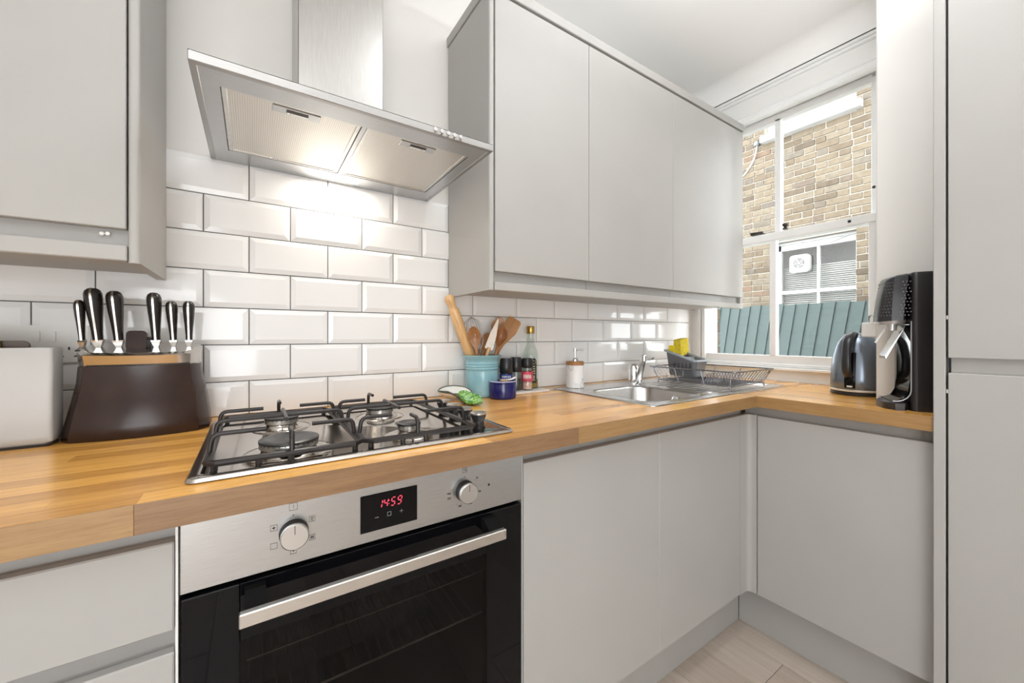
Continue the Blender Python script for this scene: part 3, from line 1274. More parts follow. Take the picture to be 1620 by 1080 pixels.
def frame_icon(g, x, z, s, t=.0005):
    y0, y1 = FY - .0004, FY + .0004
    for a in ((x - s, x + s, z + s - t, z + s), (x - s, x + s, z - s, z - s + t), (x - s, x - s + t, z - s, z + s), (x + s - t, x + s, z - s, z + s)):
        box(g, a[0], a[1], y0, y1, a[2], a[3])


Y0, Y1 = FY - .0004, FY + .0004


def symbol(draw):
    g = G()
    draw(g)
    obj('dial_symbol', g, MARK, ov, smooth=False)


def s_light(g):
    frame_icon(g, .064, .8505, .0060)
    box(g, .0637, .0643, Y0, Y1, .8475, .8535)


def s_bulb(g):
    frame_icon(g, .0915, .8235, .0046)
    lathe(g, [(.0022, -.0004), (.0022, .0004), (.0014, .0004), (.0014, -.0004), (.0022, -.0004)], 0, 0, 0, 12, Matrix.Translation((.0915, FY, .8242)) @ Matrix.Rotation(PI / 2, 4, 'X'))
    box(g, .0905, .0925, Y0, Y1, .8203, .8212)


def s_fan(g):
    frame_icon(g, .0915, .7925, .0046)
    for sx, sz in ((1, 1), (1, -1), (-1, 1), (-1, -1)):
        prism(g, [(.0915, .7925), (.0915 + sx * .0030, .7925 + sz * .0006), (.0915 + sx * .0012, .7925 + sz * .0030)], Y0, Y1, 'y')


def s_grill(g):
    frame_icon(g, .064, .7775, .0046)
    prism(g, [(.062, .779), (.066, .779), (.064, .776)], Y0, Y1, 'y')


def s_star(g):
    frame_icon(g, .0365, .8225, .0048)
    for sx, sz in ((1, 0), (-1, 0), (0, 1), (0, -1)):
        prism(g, [(.0365 + sx * .003, .8225 + sz * .003), (.0365 + sz * .0012, .8225 + sx * .0012), (.0365 - sz * .0012, .8225 - sx * .0012)], Y0, Y1, 'y')


for fn in (s_light, s_bulb, s_fan, s_grill, s_star, lambda g: frame_icon(g, .0365, .7935, .0048), lambda g: frame_icon(g, .377, .8510, .0052)):
    symbol(fn)
for x, z, r in ((.064, .8365, .0010), (.377, .8365, .0010), (.435, .8085, .0027), (.4015, .8255, .0007), (.359, .7835, .0007), (.3515, .8050, .0007), (.3505, .8085, .0007)):
    g = G()
    lathe(g, [(r, -.0005), (r, .0004), (0, .0004)], 0, 0, 0, 14, Matrix.Translation((x, FY, z)) @ Matrix.Rotation(PI / 2, 4, 'X'))
    obj('dial_dot', g, MARK, ov, smooth=False)
MF = lambda x, z, a=0: Matrix.Translation((x, FY - .0004, z)) @ Matrix.Rotation(a, 4, 'Y') @ Matrix.Rotation(PI / 2, 4, 'X')
for s, x, z in (('50', .4060, .8290), ('100', .4115, .7990), ('150', .390, .7785), ('200', .366, .7785), ('250', .3415, .7995), ('Max', .3415, .8095), ('\u00b0C', .3775, .8505)):
    words('dial_number', s, .0052 if s != '\u00b0C' else .0065, MF(x, z), MARK, ov)

# ------------------------------------------------------------------ gas hob
HBX0, HBX1, HBY0, HBY1 = -.076, .507, -.597, -.105
hob = thing('gas_hob', 'four burner stainless gas hob with black pan supports on the oak worktop', 'hob', (.215, -.35, WT))
g = G()


def rr(x0, x1, y0, y1, r, z):
    return [(p[0], p[1], z) for p in rrect(x0, x1, y0, y1, r, 4)]


rings = [rr(HBX0 + .003, HBX1 - .003, HBY0 + .003, HBY1 - .003, .012, WT + .0003), rr(HBX0, HBX1, HBY0, HBY1, .014, WT + .002), rr(HBX0 + .003, HBX1 - .003, HBY0 + .003, HBY1 - .003, .012, WT + .0065),
         rr(HBX0 + .012, HBX1 - .012, HBY0 + .012, HBY1 - .012, .010, WT + .008), rr(HBX0 + .018, HBX1 - .018, HBY0 + .018, HBY1 - .018, .010, WT + .0075), rr(HBX0 + .024, HBX1 - .024, HBY0 + .024, HBY1 - .024, .010, WT + .0045)]
loft(g, rings)
obj('tray', g, HOBM, hob, angle=25)
ZT = WT + .0045
BURN = [(.065, -.505, .047), (.065, -.275, .033), (.290, -.275, .033), (.292, -.500, .0235)]
CAPM = plain('burner_cap_enamel', (.030, .028, .027), .30, var=.25, scale=60)
for x, y, r in BURN:
    g = G()
    lathe(g, [(r + .028, 0), (r + .026, .0022), (r + .018, .003), (r + .010, .0012), (r + .002, .001), (r - .002, .006), (r - .002, .012)], x, y, ZT, 40)
    bn = obj('burner_base', g, HOBM, hob, angle=50)
    g = G()
    lathe(g, [(r - .004, .008), (r - .003, .012), (r + .001, .0135), (r + .001, .022), (r - .003, .0225), (0, .0225)], x, y, ZT, 40)
    ns = max(12, int(r * 700))
    obj('flame_ring', g, ALU, bn)
    g = G()
    for q in range(ns):
        a = 2 * PI * q / ns
        Mx = Matrix.Translation((x, y, ZT + .019)) @ Matrix.Rotation(a, 4, 'Z')
        box(g, r - .0005, r + .0014, -.0007, .0007, .0008, .003, 0, Mx)
    obj('flame_ports', g, MARK, bn, smooth=False)
    g = G()
    lathe(g, [(r - .002, .0225), (r + .002, .0235), (r + .002, .0265), (r - .003, .0285), (r * .72, .0288), (r * .66, .0275), (0, .0278)], x, y, ZT, 40)
    obj('burner_cap', g, CAPM, bn)
    g = G()
    lathe(g, [(0, 0), (.0025, 0), (.0025, .018), (0, .019)], x + (r + .008) * .6, y + (r + .008) * .75, ZT, 10)
    obj('spark_electrode', g, plain('white_ceramic', (.75, .73, .70), .4), bn)


def support(x0, x1, y0, y1, bx, pts, label):
    """one cast frame with raised fingers"""
    zf = ZT + .013
    sp = obj('pan_support', G(), IRON, hob)
    g = G()
    c = .012
    loop = [(x0 + c, y0, zf), (x1 - c, y0, zf), (x1, y0 + c, zf), (x1, y1 - c, zf), (x1 - c, y1, zf), (x0 + c, y1, zf), (x0, y1 - c, zf), (x0, y0 + c, zf)]
    tube(g, loop, .0056, 8, True)
    for fx, fy in ((x0 + .01, y0 + .008), (x1 - .01, y0 + .008), (x0 + .01, y1 - .008), (x1 - .01, y1 - .008), ((x0 + x1) / 2, y0), (x0 + .07, y0)):
        lathe(g, [(0, 0), (.005, 0), (.0055, .012), (0, .013)], fx, fy, ZT, 8)
    sp.data = mesh('pan_support', g, IRON, True, 40, True, OFF[hob])
    zt = ZT + .047
    r = .0041
    for p in pts:
        g = G()
        tube(g, bend(p, .012), r, 8)
        obj('finger', g, IRON, sp, angle=50)


zf, zt = ZT + .013, ZT + .047


def side(x, dx, y, tip):
    return [(x, y, zf), (x + dx * .12, y, zt), (tip, y, zt)]


y0, y1 = -.562, -.150
for (x0, x1, bx, rF) in ((-.053, .180, .065, .047), (.189, .425, .290, .024)):
    P = []
    for y in (-.265, -.500):
        P.append([(x0, y, zf), (x0 + .004, y, zt), (bx - .036, y, zt)])
        P.append([(x1, y, zf), (x1 - .004, y, zt), (bx + .038, y, zt)])
    ym = -.378
    P.append([(x0, ym, zf), (x0 + .004, ym, zt), (x1 - .004, ym, zt), (x1, ym, zf)])
    P.append([(bx, -.315, zt + .002), (bx, -.440, zt + .002)])
    P.append([(bx, y0, zf), (bx, y0 + .003, zt), (bx, y0 + .042, zt)])
    P.append([(bx, y1, zf), (bx, y1 - .003, zt), (bx, y1 - .050, zt)])
    support(x0, x1, y0, y1, bx, P, '')
for y in (-.512, -.443, -.374, -.308):
    g = G()
    lathe(g, [(.013, 0), (.014, .003), (.0135, .012), (.0185, .024), (.0190, .031), (0, .031)], .4575, y, ZT, 30)
    kb = obj('control_knob', g, BLACKP, hob, angle=25)
    g = G()
    lathe(g, [(.0192, .0285), (.0194, .032), (.0170, .0335), (0, .0338)], .4575, y, ZT, 30)
    obj('knob_cap', g, ALU, kb)

# ------------------------------------------------------------------ sink and tap
SX0, SX1, SY0, SY1 = 1.036, 1.962, -.575, -.080
snk = thing('sink', 'inset stainless steel sink with right-hand drainer under the window end', 'sink', (1.5, -.33, WT))
bx0, bx1, by0, by1 = 1.085, 1.430, -.535, -.205
zt_ = WT + .0035
g = G()
n4 = 6
outer = rr(SX0, SX1, SY0, SY1, .018, 0)


def ring(x0, x1, y0, y1, r, z):
    return [(p[0], p[1], z) for p in rrect(x0, x1, y0, y1, r, n4)]


# flat deck as strips around bowl and drainer
dx0, dx1, dy0, dy1 = 1.475, 1.925, -.535, -.115
loft(g, [ring(SX0, SX1, SY0, SY1, .018, WT + .0003), ring(SX0 + .001, SX1 - .001, SY0 + .001, SY1 - .001, .018, WT + .003), ring(SX0 + .004, SX1 - .004, SY0 + .004, SY1 - .004, .016, zt_ + .0006)], cap=False)
hole = [(bx0, bx1, by0, by1), (dx0, dx1, dy0, dy1)]
rects = [(SX0 + .004, SX1 - .004, SY0 + .004, SY1 - .004)]
for h in hole:
    rects = cut(rects, h)
for a, b, c, d in rects:
    g.add([(a, c, zt_), (b, c, zt_), (b, d, zt_), (a, d, zt_)], [(0, 1, 2, 3)])
obj('deck', g, SINKM, snk, recalc=False, angle=30)
g = G()
R = .075
sq = ring(bx0 - .002, bx1 + .002, by0 - .002, by1 + .002, .012, zt_)


def cornered(x0, x1, y0, y1, r, z):
    return ring(x0, x1, y0, y1, r, z)


loft(g, [cornered(bx0 - .001, bx1 + .001, by0 - .001, by1 + .001, .004, zt_ + .0002), cornered(bx0 + .004, bx1 - .004, by0 + .004, by1 - .004, R, zt_ - .0015), cornered(bx0 + .010, bx1 - .010, by0 + .010, by1 - .010, R, zt_ - .010),
         cornered(bx0 + .018, bx1 - .018, by0 + .018, by1 - .018, R, zt_ - .12), cornered(bx0 + .035, bx1 - .035, by0 + .035, by1 - .035, R - .01, zt_ - .148), cornered(bx0 + .10, bx1 - .10, by0 + .10, by1 - .10, .05, zt_ - .155)], ends=(False, True))
obj('bowl', g, SINKM, snk, angle=50, recalc=False)
g = G()
Mx = Matrix.Translation((1.283, by1 - .0155, .862)) @ Matrix.Rotation(PI / 2, 4, 'X')
Mx = Matrix.Translation((bx1 - .0165, -.40, .876)) @ Matrix.Rotation(-PI / 2, 4, 'Y')
lathe(g, [(.017, -.002), (.018, .002), (.014, .003), (.013, .0), (.006, .0), (.005, .004), (0, .004)], 0, 0, 0, 20, Mx)
obj('overflow', g, CHROME, snk)
g = G()
lathe(g, [(.040, -.155), (.038, -.151), (.03, -.152), (0, -.152)], 1.26, -.37, zt_, 24)
obj('drain', g, CHROME, snk)
g = G()
loft(g, [ring(dx0 - .001, dx1 + .001, dy0 - .001, dy1 + .001, .004, zt_ + .0002), ring(dx0 + .006, dx1 - .006, dy0 + .006, dy1 - .006, .03, zt_ - .002), ring(dx0 + .012, dx1 - .012, dy0 + .012, dy1 - .012, .03, zt_ - .006)], ends=(False, True))
for q in range(9):
    yy = -.495 + q * .043
    tube(g, [(dx0 + .035, yy, zt_ - .0075), (dx1 - .04, yy, zt_ - .0065)], .006, 8, flat=.5)
obj('drainer', g, SINKM, snk, angle=50)
g = G()
lathe(g, [(.020, 0), (.021, .0012), (.016, .002), (0, .0015)], 1.475, -.50, zt_, 24)
obj('plug_disc', g, CHROME, snk)

tx, ty = 1.470, -.155
tap = thing('mixer_tap', 'chrome single-lever mixer tap behind the sink bowl', 'tap', (tx, ty, WT))
g = G()
lathe(g, [(.026, 0), (.026, .005), (.022, .008), (.0215, .070), (.019, .082), (.010, .089), (0, .090)], tx - .012, ty, zt_, 28)
obj('tap_body', g, CHROME, tap)
g = G()
sp_ = [(tx + .010, ty - .006, zt_ + .008), (tx + .002, ty - .022, zt_ + .045), (tx - .022, ty - .055, zt_ + .090), (tx - .052, ty - .088, zt_ + .120)]
wd = [(-.017, .017), (-.016, .016), (-.014, .014), (-.011, .011)]
rg = []
for (x, y, z), (a, b) in zip(sp_, wd):
    u = Vector((.83, -.55, 0))
    n = Vector((.35, .55, .75)).normalized()
    c = Vector((x, y, z))
    rg.append([tuple(c + u * (math.cos(q) * b) + n * math.sin(q) * .011) for q in [2 * PI * k / 14 for k in range(14)]])
loft(g, rg)
obj('tap_spout', g, CHROME, tap, angle=50)
g = G()
tp = Vector(sp_[-1])
lathe(g, [(0, -.012), (.012, -.012), (.012, .010), (.009, .014), (0, .014)], tp.x, tp.y, tp.z, 18)
obj('aerator', g, CHROME, tap)
g = G()
tube(g, [(tp.x, tp.y, tp.z - .002), (tp.x + .022, tp.y - .012, tp.z - .006), (tp.x + .045, tp.y - .02, tp.z + .001)], [.006, .005, .0035], 10)
obj('tap_lever', g, CHROME, tap)

# ------------------------------------------------------------------ sockets on the tiles
def socket(name, label, xc, zc):
    t = thing(name, label, 'socket', (xc, -.010, zc), group='double sockets on the tiled wall')
    g = G()
    rg = rrect(xc - .073, xc + .073, zc - .043, zc + .043, .006)
    prism(g, rg, -.0095, -.0175, 'y')
    prism(g, rrect(xc - .071, xc + .071, zc - .041, zc + .041, .006), -.0175, -.0190, 'y')
    obj('face_plate', g, WHITEP, t, angle=20)
    for dx in (-.012, .012):
        x = xc + dx
        prism_ = prism(G(), rrect(x - .0075, x + .0075, zc + .006, zc + .030, .002), -.0188, -.0215, 'y')
        obj('rocker_switch', prism_, WHITEP, t)
    g = G()
    for dx in (-.040, .040):
        for px, pz, w_, h in ((0, -.010, .003, .007), (-.011, -.028, .006, .003), (.011, -.028, .006, .003)):
            box(g, xc + dx + px - w_ / 2, xc + dx + px + w_ / 2, -.0194, -.0185, zc + pz - h / 2, zc + pz + h / 2)
    obj('pin_holes', g, MARK, t, smooth=False)
    return t


socket('wall_socket', 'white double wall socket above the white board case', -.384, 1.112)
socket('wall_socket', 'white double wall socket half hidden behind the knife block', -.202, 1.109)

# ------------------------------------------------------------------ board case with chopping boards
CX1, CY0, CY1 = -.3235, -.182, -.122
case = thing('board_case', 'white upright case holding chopping boards beside the knife block', 'storage case', (-.45, -.15, WT))
g = G()
RC = lambda d, z, r=.0065: [(p[0], p[1], z) for p in rrect(-.62 + d, CX1 - d, CY0 + d, CY1 - d, r, 5)]
loft(g, [RC(.006, WT + .005), RC(.001, WT + .010), RC(0, WT + .02), RC(0, 1.104), RC(.0015, 1.1075), RC(.005, 1.108), RC(.006, 1.104), RC(.006, 1.0)], ends=(True, True))
obj('case_shell', g, plain('pale_grey_case', (.47, .465, .455), .4, var=.02), case, angle=40)
g = G()
loft(g, [RC(.004, WT), RC(.003, WT + .005)])
obj('foot', g, BLACKP, case)
g = G()
for q in range(3):
    box(g, CX1 - .016 + q * .0045, CX1 - .0135 + q * .0045, CY0 + .006, CY1 - .006, 1.1078, 1.1083)
obj('slot_marks', g, GREYMARK, case, smooth=False)


def board(label, x0, x1, y, ztop, col, r, nm):
    g = G()
    prism(g, rrect(x0, x1, 1.001, ztop, r), y - .004, y + .004, 'y')
    tag(obj('chopping_board', g, plain(nm, col, .45, var=.04), angle=25), label, 'chopping board', 'chopping boards in the white case')


board('lime green chopping board tab sticking up from the white case', -.58, -.3985, -.160, 1.1345, (.42, .60, .03), .008, 'lime_plastic')
board('dark brown chopping board showing in the white case\'s slot', -.575, -.3640, -.146, 1.1215, (.075, .045, .035), .010, 'brown_plastic')

# ------------------------------------------------------------------ knife block with knives
kb = thing('knife_block', 'dark brown glossy knife block with flared body and steel collar', 'knife block', (-.20, -.13, WT))


def kring(x0, x1, yf, yb, bulge, z, zb=None, n=14):
    """rounded plan with a bulging front; zb = height at the back"""
    pts = []
    r = .022
    for k in range(n + 1):
        t = k / n
        x = x0 + (x1 - x0) * t
        s = 1 - (2 * t - 1) ** 2
        edge = min(t, 1 - t)
        yy = yf - bulge * s + (r * (1 - edge / .07) ** 2 if edge < .07 else 0)
        pts.append((x, yy))
    for k in range(5):
        t = k / 4
        pts.append((x1 - .004 * math.sin(PI * t / 2) * 4, yb - r * (1 - t)))
    for k in range(5):
        t = 1 - k / 4
        pts.append((x0 + .004 * math.sin(PI * t / 2) * 4, yb - r * (1 - t)))
    zb = z if zb is None else zb
    return [(x, y, z + (zb - z) * max(0, min(1, (y - (yf - bulge)) / (yb - yf + bulge)))) for x, y in pts]


BROWN = N('dark_brown_lacquer')
v_ = BROWN.coords((3, 3, 3))
BROWN.color(BROWN.ramp(BROWN.noise(v_, 6, 4), [(.3, (.022, .010, .007)), (.7, (.034, .016, .011))]))
BROWN.set(Roughness=.2, Specular_IOR_Level=.3)
g = G()
loft(g, [kring(-.322, -.079, -.168, -.052, .024, WT), kring(-.322, -.079, -.170, -.050, .024, WT + .004), kring(-.318, -.081, -.170, -.05, .022, WT + .03), kring(-.309, -.087, -.164, -.052, .018, WT + .08), kring(-.303, -.095, -.158, -.055, .015, 1.03), kring(-.301, -.099, -.156, -.056, .014, 1.0655)])
obj('block_body', g, BROWN.m, kb, angle=35)
COLL = plain('polished_collar', (.56, .53, .50), .17, 1.0, var=.02)
g = G()
loft(g, [kring(-.3005, -.0995, -.150, -.058, .014, 1.0655), kring(-.3025, -.0975, -.157, -.055, .014, 1.088, 1.108), kring(-.297, -.102, -.151, -.060, .013, 1.0935, 1.1145), kring(-.290, -.108, -.146, -.065, .012, 1.0945, 1.1155)])
obj('collar', g, COLL, kb, angle=35)
g = G()
Mx = Matrix.Translation((-.2125, -.112, 1.098)) @ Matrix.Rotation(math.radians(-8), 4, 'X')
prism(g, rrect(-.0175, .0175, 0, .044, .008), -.010, .006, 'y', Mx)
obj('sharpener_cover', g, BROWN.m, kb, angle=30)
g = G()
lathe(g, [(0, -.012), (.015, -.012), (.017, -.008), (.017, .008), (.015, .012), (0, .012)], 0, 0, 0, 20, Mx @ Matrix.Translation((.012, .012, .016)) @ Matrix.Rotation(PI / 2, 4, 'Y'))
obj('sharpener_wheel', g, BLACKP, kb)
HAND = plain('black_knife_handle', (.020, .016, .015), .25, var=.2, scale=40)
TANG = plain('polished_tang', (.55, .54, .52), .22, 1.0)
KN = [(-.304, -.300, 1.108, 1.2085, .0098, 'narrow knife with black handle at the left end of the block'),
      (-.2835, -.275, 1.108, 1.2355, .0165, 'tallest black handled knife, second from the left in the block'),
      (-.2495, -.2425, 1.107, 1.2315, .0158, 'large black handled knife just left of the block\'s sharpener'),
      (-.1835, -.1795, 1.107, 1.2315, .0150, 'large black handled knife just right of the block\'s sharpener'),
      (-.1525, -.1485, 1.107, 1.2135, .0125, 'short black handled knife, second from the right in the block'),
      (-.1205, -.1200, 1.107, 1.2150, .0125, 'short black handled knife at the right end of the block')]
for xt, xb, z0, z1, r, lab in KN:
    L = z1 - z0
    t = thing('knife', lab, 'knife', (xb, -.108, z0), (math.radians(4), math.atan2(xt - xb, L), 0), 'knives in the dark knife block')
    g = G()
    rg = []
    for s, k in ((0, .56), (.15, .60), (.35, .72), (.6, .90), (.8, 1.0), (.9, .98), (.96, .82), (1.0, .45)):
        n = 14
        rg.append([(r * k * .92 * math.cos(2 * PI * j / n), r * k * 1.15 * math.sin(2 * PI * j / n), .012 + (L - .012) * s) for j in range(n)])
    loft(g, rg)
    obj('handle', g, HAND, t, angle=60, local=True)
    g = G()
    rg = []
    for s, k in ((0, .58), (.15, .62), (.35, .74), (.6, .92), (.8, 1.02), (.9, 1.0), (.96, .85), (1.005, .5)):
        zz = .012 + (L - .012) * s
        yk = r * k * 1.15 + .0006
        rg.append([(-.0018, -yk, zz), (.0018, -yk, zz), (.0018, yk, zz), (-.0018, yk, zz)])
    loft(g, rg)
    obj('tang', g, TANG, t, angle=40, local=True)
    g = G()
    loft(g, [[(-.0012, -.004, -.010), (.0012, -.004, -.010), (.0012, .004, -.010), (-.0012, .004, -.010)], [(-r * .50, -.010, .010), (r * .50, -.010, .010), (r * .50, .010, .010), (-r * .50, .010, .010)], [(-r * .57, -r * .66, .0145), (r * .57, -r * .66, .0145), (r * .57, r * .66, .0145), (-r * .57, r * .66, .0145)]])
    obj('bolster', g, TANG, t, angle=30, local=True)
    g = G()
    box(g, -.001, .001, -.010, .010, -.05, -.008)
    obj('blade', g, TANG, t, local=True)
    g = G()
    box(g, xb - .0085, xb + .0085, -.124, -.092, 1.1010, 1.1036, .0005, Matrix.Translation((xb, -.108, 1.107)) @ Matrix.Rotation(math.radians(13), 4, 'X') @ Matrix.Translation((-xb, .108, -1.107)))
    obj('knife_slot', g, BLACKP, kb)

# ------------------------------------------------------------------ utensil crock
cx, cy = .712, -.075
GLAZE = N('pale_teal_glaze')
v_ = GLAZE.coords((1, 1, 1))
gf = GLAZE.noise(v_, 9, 4)
GLAZE.color(GLAZE.ramp(gf, [(.3, (.22, .44, .51)), (.7, (.33, .55, .61))]))
GLAZE.set(Roughness=.12)
crock = thing('utensil_crock', 'pale teal ribbed stoneware crock full of wooden utensils', 'utensil pot', (cx, cy, WT))
g = G()
R0 = .0605
lathe(g, [(0, 0), (R0 - .006, 0), (R0 - .002, .003), (R0 - .001, .012), (R0, .09), (R0 - .0005, .098), (R0 + .003, .101), (R0, .104), (R0, .107), (R0 + .003, .110), (R0, .113), (R0, .116), (R0 + .003, .119), (R0, .122), (R0 + .001, .130), (R0 + .005, .138), (R0 + .0115, .145), (R0 + .0125, .148), (R0 + .010, .150), (R0 + .004, .148), (R0 - .005, .138), (R0 - .007, .10), (R0 - .008, .012), (0, .010)], cx, cy, WT, 56)
obj('crock_body', g, GLAZE.m, crock, angle=60)
BEECH = oak('beech_utensil', 'z', (.42, .20, .065), (.56, .29, .11), .5)
DARKW = oak('dark_spoon_wood', 'z', (.27, .105, .032), (.36, .155, .05), .45)
PIN = oak('rolling_pin_beech', 'z', (.62, .36, .15), (.74, .47, .22), .5)


def lean(name, label, cat, foot, top, roll=0.0, **k):
    """root at foot, local +Z towards top; returns root and length"""
    a, b = Vector(foot), Vector(top)
    d = (b - a)
    q = d.to_track_quat('Z', 'Y')
    t = thing(name, label, cat, a, None, 'utensils in the teal crock')
    t.rotation_mode = 'QUATERNION'
    from mathutils import Quaternion
    t.rotation_quaternion = q @ Quaternion((0, 0, 1), roll)
    return t, d.length


def roll_for(foot, top, facing):
    """roll so that local +Y points to 'facing' as well as it can"""
    q = (Vector(top) - Vector(foot)).to_track_quat('Z', 'Y')
    l = q.inverted() @ Vector(facing)
    return math.atan2(-l.x, l.y)


TOCAM = (CAM - Vector((cx, cy, 1.1)))
TOCAM = Vector((TOCAM.x, TOCAM.y, 0)).normalized()
ft, tp = (.728, -.058, .926), (.575, -.078, 1.274)
t, L = lean('rolling_pin', 'light wooden rolling pin with turned knob leaning left out of the crock', 'rolling pin', ft, tp)
g = G()
lathe(g, [(0, 0), (.016, .001), (.0185, .004), (.0185, L - .060), (.017, L - .055), (.0135, L - .049), (.0130, L - .044), (.0150, L - .034), (.0178, L - .020), (.0168, L - .008), (.010, L - .001), (0, L)], 0, 0, 0, 28)
obj('pin_body', g, PIN, t, angle=40, local=True)


def spoon(label, ft, tp, w_, hl, mat, facing, depth=.006, hole=False, flat=False, hr=.0065, tip=None):
    t, L = lean('wooden_spoon' if not flat else 'wooden_spatula', label, 'spoon' if not flat else 'spatula', ft, tp, roll_for(ft, tp, facing))
    g = G()
    rg = []
    n = 16
    for s in [k / 10 * (1 - hl / L) for k in range(10)] + [1 - hl / L + hl / L * k / 22 for k in range(1, 23)]:
        z = L * s
        u = (z - (L - hl)) / hl
        if u <= 0:
            wx_, th, off = hr, hr, 0
        else:
            if flat:
                wx_ = hr + (w_ / 2 - hr) * min(1, (u / .55)) ** 1.1
                if u > .9:
                    wx_ *= math.sqrt(max(.05, 1 - ((u - .9) / .105) ** 2 * .5))
                th = max(.0025, hr * (1 - u * 1.3))
                off = 0
            else:
                if u > .55:
                    wx_ = max(.0025, w_ / 2 * math.sqrt(max(0, 1 - ((u - .55) / .452) ** 2)))
                else:
                    q_ = u / .55
                    wx_ = hr + (w_ / 2 - hr) * q_ * q_ * (3 - 2 * q_)
                th = max(.0035, hr * (1 - u))
                off = -depth * math.sin(PI * min(1, u))
        ring_ = []
        for j in range(n):
            a = 2 * PI * j / n
            x = wx_ * math.cos(a)
            y = th * math.sin(a)
            if u > 0 and not flat:
                y += off * (1 - (x / max(wx_, 1e-4)) ** 2) * 1.6
            ring_.append((x, y, z))
        rg.append(ring_)
    loft(g, rg)
    obj('spoon_body' if not flat else 'spatula_body', g, mat, t, angle=60, local=True)
    return t


spoon('broad dark wooden spoon beside the rolling pin, in the crock', (.704, -.090, .926), (.655, -.112, 1.165), .046, .085, DARKW, TOCAM)
spoon('small dark wooden spoon behind the white blade, in the crock', (.676, -.070, .926), (.731, -.085, 1.143), .040, .075, DARKW, TOCAM + Vector((-.9, 0, 0)))
spoon('tall pale-edged wooden spoon at the back of the crock, leaning right', (.682, -.040, .926), (.806, -.058, 1.203), .048, .085, BEECH, TOCAM)
spoon('hollow dark wooden spoon in front of the spatula, in the crock', (.702, -.112, .926), (.789, -.105, 1.168), .044, .085, DARKW, TOCAM, depth=.013)
spoon('wide flat wooden spatula leaning furthest right in the crock', (.690, -.075, .926), (.853, -.085, 1.197), .058, .12, BEECH, TOCAM, flat=True)
ft, tp = (.672, -.092, .926), (.757, -.115, 1.192)
t, L = lean('palette_knife', 'cream plastic scraper with wooden handle standing up in the crock', 'scraper', ft, tp, roll_for(ft, tp, TOCAM))
g = G()
rg = []
for z, w_ in ((L - .115, .012), (L - .112, .0155), (L - .06, .0125), (L - .02, .006), (L, .002)):
    rg.append([(-w_, -.002, z), (w_, -.002, z), (w_, .002, z), (-w_, .002, z)])
loft(g, rg)
obj('scraper_blade', g, plain('cream_silicone', (.76, .70, .62), .5), t, local=True)
g = G()
tube(g, [(0, 0, 0), (0, 0, L - .108)], .007, 10)
obj('handle', g, PIN, t, local=True)
ft, tp = (.716, -.088, .926), (.668, -.070, 1.200)
t, L = lean('balloon_whisk', 'steel balloon whisk standing behind the broad spoon, in the crock', 'whisk', ft, tp)
WIRE = plain('whisk_wire', (.55, .55, .55), .2, 1.0)
g = G()
for q in range(5):
    a = q * PI / 5
    pts = []
    for k in range(-16, 17):
        u = 1 - (1 - abs(k) / 16) ** 2
        sp = 1 - u                      # 1 at the top, 0 at the handle
        rad = .034 * 2.3 * sp ** .75 * math.sqrt(max(0, 1 - sp)) + .004 * (1 - sp)
        sg = 1 if k >= 0 else -1
        pts.append((sg * rad * math.cos(a), sg * rad * math.sin(a), L - .13 * (1 - sp)))
    tube(g, pts, .0009, 6)
obj('whisk_wires', g, WIRE, t, angle=60, local=True)
g = G()
tube(g, [(0, 0, 0), (0, 0, L - .118)], .0075, 12)
obj('handle', g, STEEL, t, local=True)

# ------------------------------------------------------------------ things around the crock
px, py = .745, -.165
pot = thing('blue_pot', 'small cobalt blue stoneware pot in front of the teal crock', 'pot', (px, py, WT))
BLUE = plain('cobalt_glaze', (.010, .011, .105), .1, var=.15)
g = G()
lathe(g, [(0, 0), (.044, 0), (.0475, .003), (.048, .010), (.048, .048), (.0468, .052), (.0485, .058), (.0480, .061), (.0455, .062), (.0435, .058), (.043, .008), (0, .006)], px, py, WT, 44)
obj('pot_body', g, BLUE, pot, angle=60)
g = G()
lathe(g, [(.0486, .0595), (.0482, .0618), (.0460, .0626), (.0450, .0605)], px, py, WT, 44)
obj('rim', g, plain('pale_rim_glaze', (.42, .42, .55), .15), pot)
g = G()
lathe(g, [(0, .004), (.0425, .004), (.0425, .045), (0, .047)], px, py, WT, 30)
obj('salt', g, plain('coarse_salt', (.10, .09, .14), .8, var=.5, scale=200, bump=.5), pot, kind=None)
t = thing('salt_spoon', 'small white spoon with tan bowl lying in the blue pot', 'spoon', (px, py, WT + .06))
g = G()
tube(g, [(px + .000, py - .022, WT + .0645), (px + .022, py - .020, WT + .066), (px + .044, py - .016, WT + .071)], .0035, 8)
obj('handle', g, WHITEP, t)
g = G()
lathe(g, [(0, -.006), (.010, -.003), (.013, .003), (.010, .005), (0, .001)], px - .006, py - .022, WT + .0625, 16, sx=1.3)
obj('spoon_bowl', g, plain('tan_wood', (.55, .38, .22), .5), t)

# tray with grinders and oil bottle
tray = G()
box(tray, .775, .985, -.135, -.012, WT, WT + .009, .0025)
tag(obj('serving_tray', tray, plain('pale_stone_board', (.72, .68, .64), .35, var=.05, scale=30)), 'pale stone tray under the grinders and oil bottle', 'tray')
TZ = WT + .009
CLEARJ = GLASS
PINKS = N('pink_salt')
v_ = PINKS.coords((1, 1, 1))
PINKS.color(PINKS.ramp(PINKS.noise(v_, 160, 2), [(.4, (.72, .35, .26)), (.6, (.85, .66, .58))]))
PEPPER = N('peppercorns')
v_ = PEPPER.coords((1, 1, 1))
PEPPER.color(PEPPER.ramp(PEPPER.noise(v_, 170, 2), [(.42, (.012, .01, .01)), (.6, (.07, .055, .045))]))


